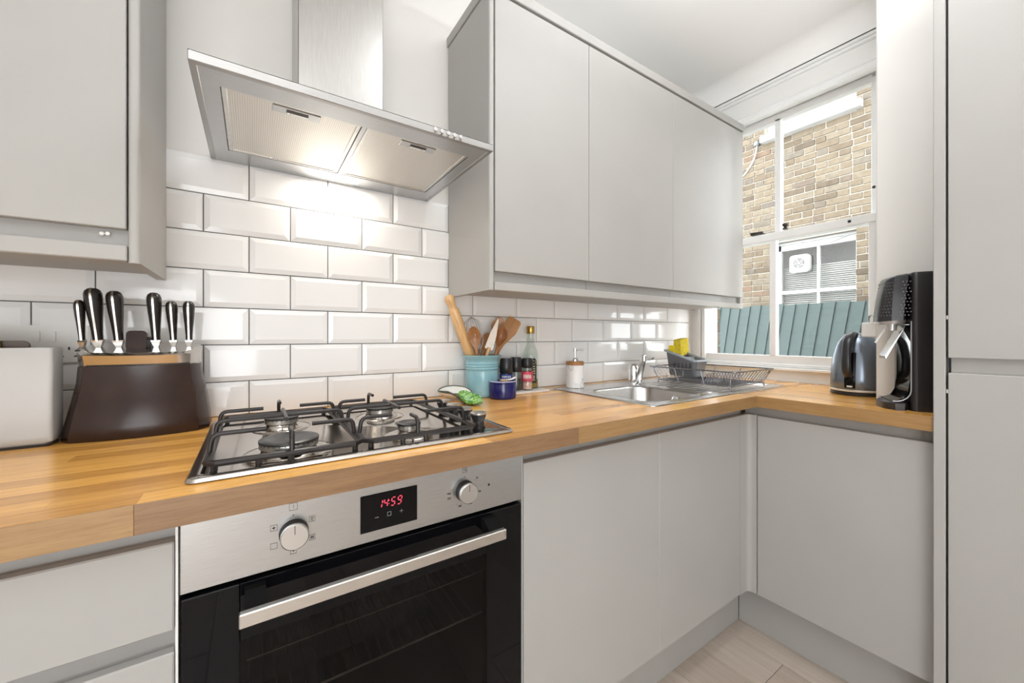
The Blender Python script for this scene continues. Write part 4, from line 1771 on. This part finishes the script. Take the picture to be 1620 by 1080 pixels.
def grinder(label, x, y, r, H, hcap, content, fill, lab, labz, tint=None):
    t = thing('spice_grinder', label, 'grinder', (x, y, TZ), group='spice grinders on the stone tray')
    h0 = H - hcap
    g = G()
    lathe(g, [(0, 0), (r - .003, 0), (r - .001, .003), (r - .002, .02), (r - .004, h0 * .6), (r - .005, h0), (0, h0)], x, y, TZ, 28)
    obj('glass_jar', g, CLEARJ, t, angle=50)
    g = G()
    lathe(g, [(0, .003), (r - .004, .003), (r - .0045, .02), (r - .006, fill), (0, fill)], x, y, TZ, 24)
    obj('contents', g, content, t)
    g = G()
    lathe(g, [(r - .003, h0 - .002), (r - .001, h0 + .001), (r - .0005, h0 + hcap * .45), (r - .001, h0 + hcap * .55), (r - .002, H - .006), (r - .005, H), (0, H)], x, y, TZ, 28)
    obj('grinder_cap', g, BLACKP, t, angle=40)
    if lab:
        g = G()
        lathe(g, [(r - .0012, labz[0]), (r - .0012, labz[1])], x, y, TZ, 28)
        lb = obj('paper_label', g, lab, t, recalc=True)
        g = G()
        d = Vector((CAM.x - x, CAM.y - y, 0)).normalized()
        a0 = math.atan2(d.y, d.x)
        zc = (labz[0] + labz[1]) / 2
        hh = (labz[1] - labz[0]) * .23
        for a, w_ in ((-.62, .10), (-.34, .10), (-.08, .12), (.24, .12), (.55, .14)):
            for k in range(2):
                aa = a0 + a + k * w_ * .8
                Mx = Matrix.Translation((x, y, TZ + zc)) @ Matrix.Rotation(aa, 4, 'Z')
                box(g, r - .0014, r - .0006, -.0012, .0012, -hh * (.6 + .4 * k), hh * (1 - .4 * k), 0, Mx)
        obj('label_print', g, WHITEMARK, lb, smooth=False)
    return t


grinder('black capped pepper grinder with a blue label, behind the blue pot', .802, -.100, .026, .127, .055, PEPPER.m, .05, plain('blue_label', (.03, .06, .30), .4), (.050, .068))
grinder('black capped pepper grinder with clear glass, between the other two', .861, -.078, .0245, .128, .055, PEPPER.m, .045, None, None)
grinder('pink salt grinder with black cap and pink label on the tray', .905, -.092, .0235, .124, .036, PINKS.m, .032, plain('pink_label', (.62, .07, .12), .4), (.034, .072))
bx, by = .952, -.050
bot = thing('oil_bottle', 'tall clear glass oil bottle with gold cap at the tray\'s back', 'bottle', (bx, by, TZ))
g = G()
lathe(g, [(0, 0), (.029, 0), (.0315, .004), (.0315, .128), (.029, .146), (.020, .168), (.0155, .180), (.0145, .190), (.0175, .193), (.0175, .199), (.0145, .201), (.0142, .228), (0, .228)], bx, by, TZ, 32)
obj('bottle_glass', g, GLASS, bot, angle=50)
g = G()
lathe(g, [(0, .004), (.029, .004), (.029, .035), (0, .035)], bx, by, TZ, 28)
oilm = plain('olive_oil', (.30, .19, .02), .15, var=.1)
obj('oil', g, oilm, bot)
g = G()
lathe(g, [(.0155, .220), (.0165, .222), (.0165, .246), (.0150, .250), (0, .250)], bx, by, TZ, 28)
obj('gold_cap', g, plain('brushed_gold', (.50, .33, .10), .28, 1.0), bot)
d = Vector((CAM.x - bx, CAM.y - by, 0)).normalized()
a0 = math.atan2(d.y, d.x) + .45
Mx = Matrix.Translation((bx, by, TZ)) @ Matrix.Rotation(a0, 4, 'Z')
g = G()
n = 8
vs = []
for k in range(n + 1):
    a = -.38 + .76 * k / n
    for z in (.022, .110 + .012 * math.cos(a * 4)):
        vs.append((.0322 * math.cos(a), .0322 * math.sin(a), z))
g.add(vs, [(2 * k, 2 * k + 2, 2 * k + 3, 2 * k + 1) for k in range(n)], Mx)
lb = obj('bottle_label', g, plain('black_label', (.02, .018, .015), .4), bot)
g = G()
tube(g, [(.0328, .007 * math.cos(a), .105 + .007 * math.sin(a)) for a in [2 * PI * q / 16 for q in range(16)]], .0009, 5, True, Mx)
for z in (.088, .079, .070, .061, .050, .043, .035):
    box(g, .0322, .0330, -.006 + (z * 97 % 3) * .001, .006 - (z * 53 % 3) * .001, z - .0022, z + .0018, 0, Mx)
obj('label_print', g, plain('gold_print', (.55, .48, .32), .5), lb, smooth=False)

# spoon rest
sr = thing('spoon_rest', 'ceramic spoon rest, white bowl with green scaled leaf, behind the hob knobs', 'spoon rest', (.56, -.18, WT))


def sheet(f, nu, nv):
    vs = [f(i / nu, j / nv) for i in range(nu + 1) for j in range(nv + 1)]
    fs = [(i * (nv + 1) + j, (i + 1) * (nv + 1) + j, (i + 1) * (nv + 1) + j + 1, i * (nv + 1) + j + 1) for i in range(nu) for j in range(nv)]
    return vs, fs


def solid_sheet(g, f, nu, nv, th):
    vs, fs = sheet(f, nu, nv)
    o = len(vs)
    lo = [(x, y, z - th) for x, y, z in vs]
    g.add(vs + lo, fs + [tuple(i + o for i in reversed(q)) for q in fs])
    edge = [(0, j) for j in range(nv)] 
    idx = lambda i, j: i * (nv + 1) + j
    rim = [idx(0, j) for j in range(nv + 1)] + [idx(i, nv) for i in range(1, nu + 1)] + [idx(nu, j) for j in range(nv - 1, -1, -1)] + [idx(i, 0) for i in range(nu - 1, 0, -1)]
    base = len(g.v) - 2 * o
    for a, b in zip(rim, rim[1:] + rim[:1]):
        g.f.append((a + base, b + base, b + o + base, a + o + base))
    return [vs[i] for i in rim]


g = G()
c0 = Vector((.588, -.105))
ua = Vector((.80, -.60))
va = Vector((.60, .80))


def bowlf(u, v):
    r = u
    a = 2 * PI * v
    x, y = .058 * r * math.cos(a), .040 * r * math.sin(a)
    z = WT + .006 + .020 * r ** 2 + .016 * r * max(0, math.sin(a)) + (.004 * r * r * math.cos(a) * -1)
    p = c0 + ua * x + va * y
    return (p.x, p.y, z)


nv = 32
rings_ = [[bowlf(u, k / nv) for k in range(nv)] for u in (.12, .4, .7, .9, 1.0)]
under = [[(x, y, z - .004 if u < 1 else z - .003) for x, y, z in [bowlf(u, k / nv) for k in range(nv)]] for u in (1.0, .9, .7, .4, .12)]
loft(g, rings_ + under)
rest_b = obj('rest_bowl', g, plain('white_glaze', (.80, .80, .76), .12, var=.05, scale=40), sr, angle=60)
g = G()
tube(g, [tuple(Vector(p) + Vector((0, 0, .0005))) for p in rings_[-1]], .0019, 6, True)
obj('rim', g, plain('dark_green_rim', (.07, .09, .06), .3), sr)
GREENS = N('green_scale_glaze')
v_ = GREENS.coords((1, 1, 1))
vo = GREENS.new('ShaderNodeTexVoronoi')
vo.inputs['Scale'].default_value = 130
GREENS.ln(v_, vo.inputs['Vector'])
GREENS.color(GREENS.ramp(vo.outputs['Distance'], [(.1, (.40, .56, .16)), (.5, (.13, .34, .07)), (.8, (.05, .16, .04))]))
GREENS.set(Roughness=.15)
GREENS.bump(vo.outputs['Distance'], .5, .002)
g = G()
c1 = Vector((.585, -.225))


def leaff(u, v):
    a = 2 * PI * v
    x, y = .040 * u * math.cos(a), .027 * u * math.sin(a) * (1 + .06 * math.cos(7 * a))
    z = WT + .004 + .030 * u * u * (.22 + .80 * max(0, -math.cos(a)) + .75 * max(0, math.sin(a)))
    p = c1 + Vector((.75, -.66)) * x + Vector((.66, .75)) * y
    return (p.x, p.y, z)


rings_ = [[leaff(u, k / nv) for k in range(nv)] for u in (.12, .4, .7, .9, 1.0)]
under = [[(x, y, z - .004 if u < 1 else z - .0025) for x, y, z in [leaff(u, k / nv) for k in range(nv)]] for u in (1.0, .9, .7, .4, .12)]
loft(g, rings_ + under)
obj('green_leaf', g, GREENS.m, sr, angle=60, label='green scaled leaf-shaped end')
g = G()
tube(g, [(.540, -.085, WT + .030), (.550, -.135, WT + .033), (.556, -.185, WT + .026), (.560, -.235, WT + .006)], [.003, .003, .0035, .004], 8)
obj('stem', g, plain('dark_stem', (.055, .05, .035), .3), sr, angle=60)

# ------------------------------------------------------------------ soap dispenser
sx_, sy_ = 1.135, -.115
SZ = zt_ + .0006
soap = thing('soap_dispenser', 'white marble soap dispenser with wooden collar and chrome pump by the sink', 'soap dispenser', (sx_, sy_, SZ))
MARB = N('white_marble')
v_ = MARB.coords((1, 1, 1))
mw = MARB.noise(v_, 18, 6, .6)
MARB.color(MARB.ramp(mw, [(.40, (.80, .775, .75)), (.5, (.80, .78, .76)), (.56, (.55, .55, .57)), (.62, (.80, .78, .76))]))
MARB.set(Roughness=.25)
g = G()
lathe(g, [(0, 0), (.035, 0), (.037, .002), (.037, .092), (.036, .094), (0, .094)], sx_, sy_, SZ, 36)
obj('marble_body', g, MARB.m, soap)
g = G()
lathe(g, [(.0375, .094), (.038, .096), (.038, .107), (.036, .109), (0, .109)], sx_, sy_, SZ, 36)
obj('wooden_collar', g, plain('acacia_ring', (.36, .17, .06), .45, var=.15, scale=60), soap)
g = G()
lathe(g, [(.013, .109), (.013, .118), (.009, .122), (.0055, .124), (.0055, .150), (.0085, .151), (.0085, .163), (0, .163)], sx_, sy_, SZ, 22)
tube(g, bend([(sx_, sy_, SZ + .158), (sx_ + .030, sy_ - .012, SZ + .158), (sx_ + .040, sy_ - .016, SZ + .154)], .01), [.0045] * 1 + [.004] * 5 + [.0028] if False else .0038, 10)
obj('pump', g, CHROME, soap, angle=40)

# ------------------------------------------------------------------ dish rack with caddy and sponge
rx0, rx1, ry0, ry1, rz = 1.552, 1.880, -.560, -.165, .990
qx0, qx1, qy0, qy1, qz = 1.580, 1.860, -.525, -.200, .930
rack = thing('dish_rack', 'chrome wire dish rack standing on the sink drainer', 'dish rack', (1.715, -.36, zt_))
RW = plain('rack_wire', (.34, .34, .37), .25, 1.0)
g = G()
tube(g, bend([(rx0, ry0 + .02, rz), (rx0, ry0, rz), (rx1, ry0, rz), (rx1, ry1, rz), (rx0, ry1, rz), (rx0, ry0 + .02, rz)], .015), .0030, 8)
obj('top_rim', g, RW, rack, angle=60)
g = G()
tube(g, bend([(qx0, qy0 + .02, qz), (qx0, qy0, qz), (qx1, qy0, qz), (qx1, qy1, qz), (qx0, qy1, qz), (qx0, qy0 + .02, qz)], .012), .0026, 8)
obj('base_frame', g, RW, rack, angle=60)
for q in range(12):
    x = qx0 + .010 + q * (qx1 - qx0 - .02) / 11
    xr = rx0 + .012 + q * (rx1 - rx0 - .024) / 11
    g = G()
    tube(g, bend([(xr, ry1, rz), (x, qy1, qz), (x, qy0 + .02, qz), (x, qy0 + .005, qz + .004), (xr, ry0, rz)], .012), .0019, 6)
    obj('cross_wire', g, RW, rack, angle=60)
    g = G()
    tube(g, bend([(x, -.400, qz), (x + .004, -.420, rz - .012), (x + .008, -.440, qz)], .010), .0018, 6)
    obj('plate_prong', g, RW, rack, angle=60)
for y in (-.19, -.30, -.42, -.545):
    yq = max(qy0, min(qy1, y))
    for xr, x in ((rx0, qx0), (rx1, qx1)):
        g = G()
        tube(g, [(xr, y, rz), (x, yq, qz)], .0024, 6)
        obj('side_wire', g, RW, rack, angle=60)
for x, y in ((qx0, qy0), (qx1, qy0), (qx0, qy1), (qx1, qy1)):
    g = G()
    tube(g, [(x, y, qz), (x, y, zt_ + .004)], .0024, 8)
    lathe(g, [(0, 0), (.004, 0), (.004, .008), (0, .008)], x, y, zt_ + .0008, 10)
    obj('foot', g, RW, rack, angle=60)

cad = thing('cutlery_caddy', 'grey plastic cutlery caddy with slanted rim in the dish rack', 'caddy', (1.83, -.20, qz))
CG = plain('grey_caddy_plastic', (.16, .16, .165), .35, var=.05)
CGL = plain('light_grey_rim', (.34, .37, .40), .35, var=.05)
a0_, a1_, b0_, b1_ = 1.765, 1.868, -.268, -.110


def cring(d, z, slope, r=.016):
    out = []
    for p in rrect(a0_ - d, a1_ + d, b0_ - d, b1_ + d, r, 4):
        t = (p[1] - b0_) / (b1_ - b0_)
        out.append((p[0], p[1], z + slope * max(0, min(1, t))))
    return out


cz = qz + .003
g = G()
loft(g, [cring(-.012, cz, 0), cring(-.008, cz + .004, 0), cring(.004, 1.012, .047), cring(.001, 1.012, .047), cring(-.011, cz + .006, 0)])
obj('caddy_body', g, CG, cad, angle=50)
g = G()
loft(g, [cring(.002, 1.006, .047), cring(.011, 1.006, .047), cring(.012, 1.012, .047), cring(.009, 1.016, .047), cring(.000, 1.016, .047), cring(.000, 1.008, .047)], cap=False)
obj('rim', g, CGL, cad, angle=50)
g = G()
box(g, a0_ + .004, a1_ - .004, -.203, -.199, cz + .006, 1.028)
obj('divider', g, CGL, cad)
g = G()
for p in (-.243, -.222, -.202, -.182, -.162):
    box(g, a0_ - .0035, a0_ - .001, p - .004, p + .004, cz + .03, 1.0, .001)
obj('drain_slots', g, plain('slot_shadow', (.05, .05, .05), .6), cad)
SPG = N('yellow_sponge')
v_ = SPG.coords((1, 1, 1))
sf = SPG.noise(v_, 90, 4, .7)
SPG.color(SPG.ramp(sf, [(.35, (.55, .40, .02)), (.6, (.82, .66, .05))]))
SPG.set(Roughness=.9)
SPG.bump(sf, .5, .003)
g = G()
Mx = Matrix.Translation((1.835, -.150, 1.075)) @ Matrix.Rotation(math.radians(-6), 4, 'Y') @ Matrix.Rotation(math.radians(12), 4, 'Z')
prism(g, rrect(-.052, .050, -.040, .042, .010), -.017, .017, 'y', Mx)
tag(obj('sponge', g, SPG.m, angle=40), 'yellow sponge standing in the grey caddy', 'sponge')
# cutlery handles are hidden: only a dark scourer shows beside the sponge
g = G()
Mx = Matrix.Translation((1.782, -.135, 1.062)) @ Matrix.Rotation(math.radians(8), 4, 'Y')
prism(g, rrect(-.012, .012, -.03, .022, .006), -.014, .014, 'y', Mx)
tag(obj('cleaning_cloth', g, plain('bright_yellow_cloth', (.85, .68, .02), .85, var=.1)), 'corner of a bright yellow cloth beside the sponge, in the caddy', 'cloth')

# ------------------------------------------------------------------ kettle
kx, ky = 1.915, -.828
ket = thing('kettle', 'slate blue electric kettle with black handle on the short worktop', 'kettle', (kx, ky, WT))
KBODY = plain('slate_metallic', (.20, .235, .285), .24, .75, var=.04)
g = G()
lathe(g, [(0, 0), (.078, 0), (.082, .003), (.082, .010), (.078, .013), (0, .013)], kx, ky, WT, 40)
obj('power_base', g, BLACKP, ket)
g = G()
lathe(g, [(.0800, .013), (.0830, .015), (.0830, .020), (.0800, .022)], kx, ky, WT, 40)
obj('base_ring', g, plain('cream_ring', (.72, .66, .56), .3, .3), ket)
g = G()
lathe(g, [(0, .020), (.078, .021), (.0815, .030), (.0815, .06), (.0785, .10), (.073, .145), (.065, .180), (.058, .200), (.050, .214), (.044, .220)], kx, ky, WT, 48)
obj('kettle_body', g, KBODY, ket, angle=60)
g = G()
lathe(g, [(.047, .217), (.044, .224), (.032, .229), (0, .231)], kx, ky, WT, 40)
obj('lid', g, KBODY, ket, angle=60)
# spout towards the wall, handle towards the camera
d = (Vector((CAM.x - kx, CAM.y - ky, 0))).normalized()
d = (Matrix.Rotation(math.radians(14), 4, 'Z') @ d)
d = Matrix.Rotation(math.radians(-30), 4, 'Z') @ d
pp = Vector((-d.y, d.x, 0))
K = Vector((kx, ky, WT))


def kp(r, z, s=0):
    return tuple(K + d * r + pp * s + Vector((0, 0, z)))


def strap(path, w_, th):
    rg = []
    P = [Vector(p) for p in path]
    for i, p in enumerate(P):
        tt = (P[min(i + 1, len(P) - 1)] - P[max(i - 1, 0)]).normalized()
        nn = pp.cross(tt).normalized()
        ww = w_[i] if isinstance(w_, list) else w_
        rg.append([tuple(p + pp * (math.cos(a) * ww) + nn * (math.sin(a) * th)) for a in [2 * PI * k / 12 for k in range(12)]])
    return rg


g = G()
path = bend([kp(.030, .222), kp(.062, .229), kp(.100, .205), kp(.116, .140), kp(.112, .085), kp(.084, .070)], .03, 4)
loft(g, strap(path, .0145, .009))
obj('handle', g, BLACKP, ket, angle=50)
g = G()
path = [kp(.0815, .028), kp(.0830, .05), kp(.0825, .075), kp(.0795, .10), kp(.076, .13), kp(.071, .158)]
loft(g, strap(path, .016, .0035))
obj('water_gauge', g, BLACKGL, ket, angle=50)
g = G()
tube(g, [kp(.0855, .034, -.007), kp(.0855, .034, .009)], .0032, 8)
obj('switch', g, WHITEP, ket)
g = G()
for z in (.034, .041):
    lathe(g, [(.0018, 0), (.0018, .001), (0, .001)], 0, 0, 0, 8, Matrix.Translation(kp(.0795, z, .024)) @ d.to_track_quat('Z', 'Y').to_matrix().to_4x4())
obj('indicator_dots', g, GREYMARK, ket, smooth=False)
g = G()
sd = -d
A = [(.050, .165), (.075, .190), (.078, .212), (.052, .214)]
loft(g, [[tuple(K + sd * r + pp * s * .018 + Vector((0, 0, z))) for r, z in A] for s in (-1, -.4, .4, 1)])
obj('spout', g, KBODY, ket, angle=40)

# plug adapter on the pier with its cable
pa = thing('plug_adapter', 'white plug adapter on the white pier above the kettle', 'plug', (1.79, -.89, 1.13))
g = G()
box(g, 1.775, 1.805, -.9145, -.874, 1.128, 1.178, .003)
obj('adapter_body', g, WHITEP, pa)

# ------------------------------------------------------------------ drinks machine
F = Vector((-.50, .866, 0)).normalized()
dm = thing('drinks_machine', 'black sparkling water machine with dimpled head beside the tall cabinet', 'drinks machine', (1.6585, -1.0095, WT), (0, 0, math.atan2(F.y, F.x)))
DM = plain('matt_black_shell', (.018, .015, .016), .36, var=.1, bump=.05, bscale=300)
hw = .058


def dring(x0, x1, w_, z, r, zf=None):
    zf = z if zf is None else zf
    return [(p[0], p[1], z + (zf - z) * max(0, min(1, (p[0] - x0) / (x1 - x0)))) for p in rrect(x0, x1, -w_, w_, r, 5)]


g = G()
loft(g, [dring(-.052, .006, hw, .0, .012), dring(-.052, .006, hw, .26, .012), dring(-.052, .006, hw, .398, .012), dring(-.049, .003, hw - .003, .405, .012)])
obj('rear_column', g, DM, dm, local=True, angle=30)
g = G()
loft(g, [dring(.004, .062, hw, 0, .040), dring(.004, .063, hw, .004, .040), dring(.004, .062, hw, .020, .040), dring(.004, .057, hw - .006, .0245, .036)])
obj('drip_foot', g, DM, dm, local=True, angle=30)
g = G()
pl = [(.0075, .262)] + [(.0075, .06)] + [(.0075 + .035 * (1 - math.cos(a)), .06 - .034 * math.sin(a)) for a in [math.radians(q) for q in (20, 40, 60, 80)]] + [(.048, .0262)]
for s in (-1, 1):
    tube(g, [(x, s * (hw - .004), z) for x, z in pl], .0016, 6)
obj('recess_trim', g, plain('grey_trim_line', (.45, .44, .46), .3, .6), dm, local=True)
g = G()
prism(g, [(.0062, .26), (.0062, .026), (.045, .0255), (.022, .034), (.012, .055), (.0075, .09)], -hw + .012, hw - .012, 'y')
obj('recess_back', g, BLACKGL, dm, local=True, smooth=False)
HEADM = plain('black_head_shell', (.016, .015, .017), .3, var=.1)
g = G()
hr_ = [dring(.006, .072, hw, .268, .046, .262), dring(.006, .0715, hw, .275, .046), dring(.006, .065, hw, .33, .044), dring(.006, .055, hw - .001, .385, .040), dring(.006, .050, hw - .004, .399, .036, .394), dring(.006, .042, hw - .012, .404, .030, .398)]
loft(g, hr_)
hd = obj('head', g, HEADM, dm, local=True, angle=40)
# dimples all round the front shell
g = G()
for row in range(11):
    z = .280 + row * .0098
    k = (z - .268) / .13
    xf = .072 - .0185 * k - .0007
    r = .0455 - .006 * k
    x1 = xf
    segs = []
    for q in range(-24, 25):
        s = (q + (.5 if row % 2 else 0)) * .0078
        # walk along the plan outline from the nose
        flat = hw - r
        if abs(s) < flat:
            pos, nrm = (x1, s), (1, 0)
        else:
            e_ = abs(s) - flat
            sg = 1 if s > 0 else -1
            if e_ < r * PI / 2:
                a = e_ / r
                pos, nrm = (x1 - r + r * math.cos(a), sg * (flat + r * math.sin(a))), (math.cos(a), sg * math.sin(a))
            else:
                pos, nrm = (x1 - r - (e_ - r * PI / 2), sg * hw), (0, sg)
        if pos[0] < .008:
            continue
        Mx = Matrix.Translation((pos[0] + nrm[0] * .0002, pos[1] + nrm[1] * .0002, z)) @ Vector((nrm[0], nrm[1], .15)).to_track_quat('Z', 'Y').to_matrix().to_4x4()
        lathe(g, [(.0022, -.0005), (.0018, .0009), (0, .0013)], 0, 0, 0, 6, Mx)
obj('head_dimples', g, plain('dimple_gloss', (.13, .12, .12), .25), hd, local=True, kind='stuff')
g = G()
lathe(g, [(.030, .255), (.034, .268), (0, .268)], .034, 0, 0, 24)
lathe(g, [(.012, .235), (.014, .258), (0, .258)], .034, 0, 0, 16)
obj('bottle_socket', g, plain('pale_grey_socket', (.55, .54, .53), .3, .5), dm, local=True)
g = G()
loft(g, [[(.010, s, .252) for s in (-.03, .03)] + [(.014, s, .244) for s in (.03, -.03)], [(.056, s, .158) for s in (-.024, .024)] + [(.054, s, .150) for s in (.024, -.024)]])
obj('bottle_cradle', g, plain('clear_grey_cradle', (.48, .50, .54), .12, .6), dm, local=True, smooth=False)
g = G()
tube(g, [(.036, -.004, .262), (.070, -.006, .198)], [.0036, .0024], 8)
obj('nozzle', g, WHITEP, dm, local=True)
g = G()
Mw = dm.matrix_basis
tube(g, bend([(1.790, -.890, 1.176), (1.790, -.890, 1.196), (1.775, -.90, 1.203), (1.735, -.925, 1.198), (1.700, -.935, 1.192)], .02, 5), .0030, 8)
tag(obj('power_cable', g, plain('grey_cable', (.33, .33, .33), .4)), 'grey cable looping from the plug adapter to the drinks machine', 'cable')
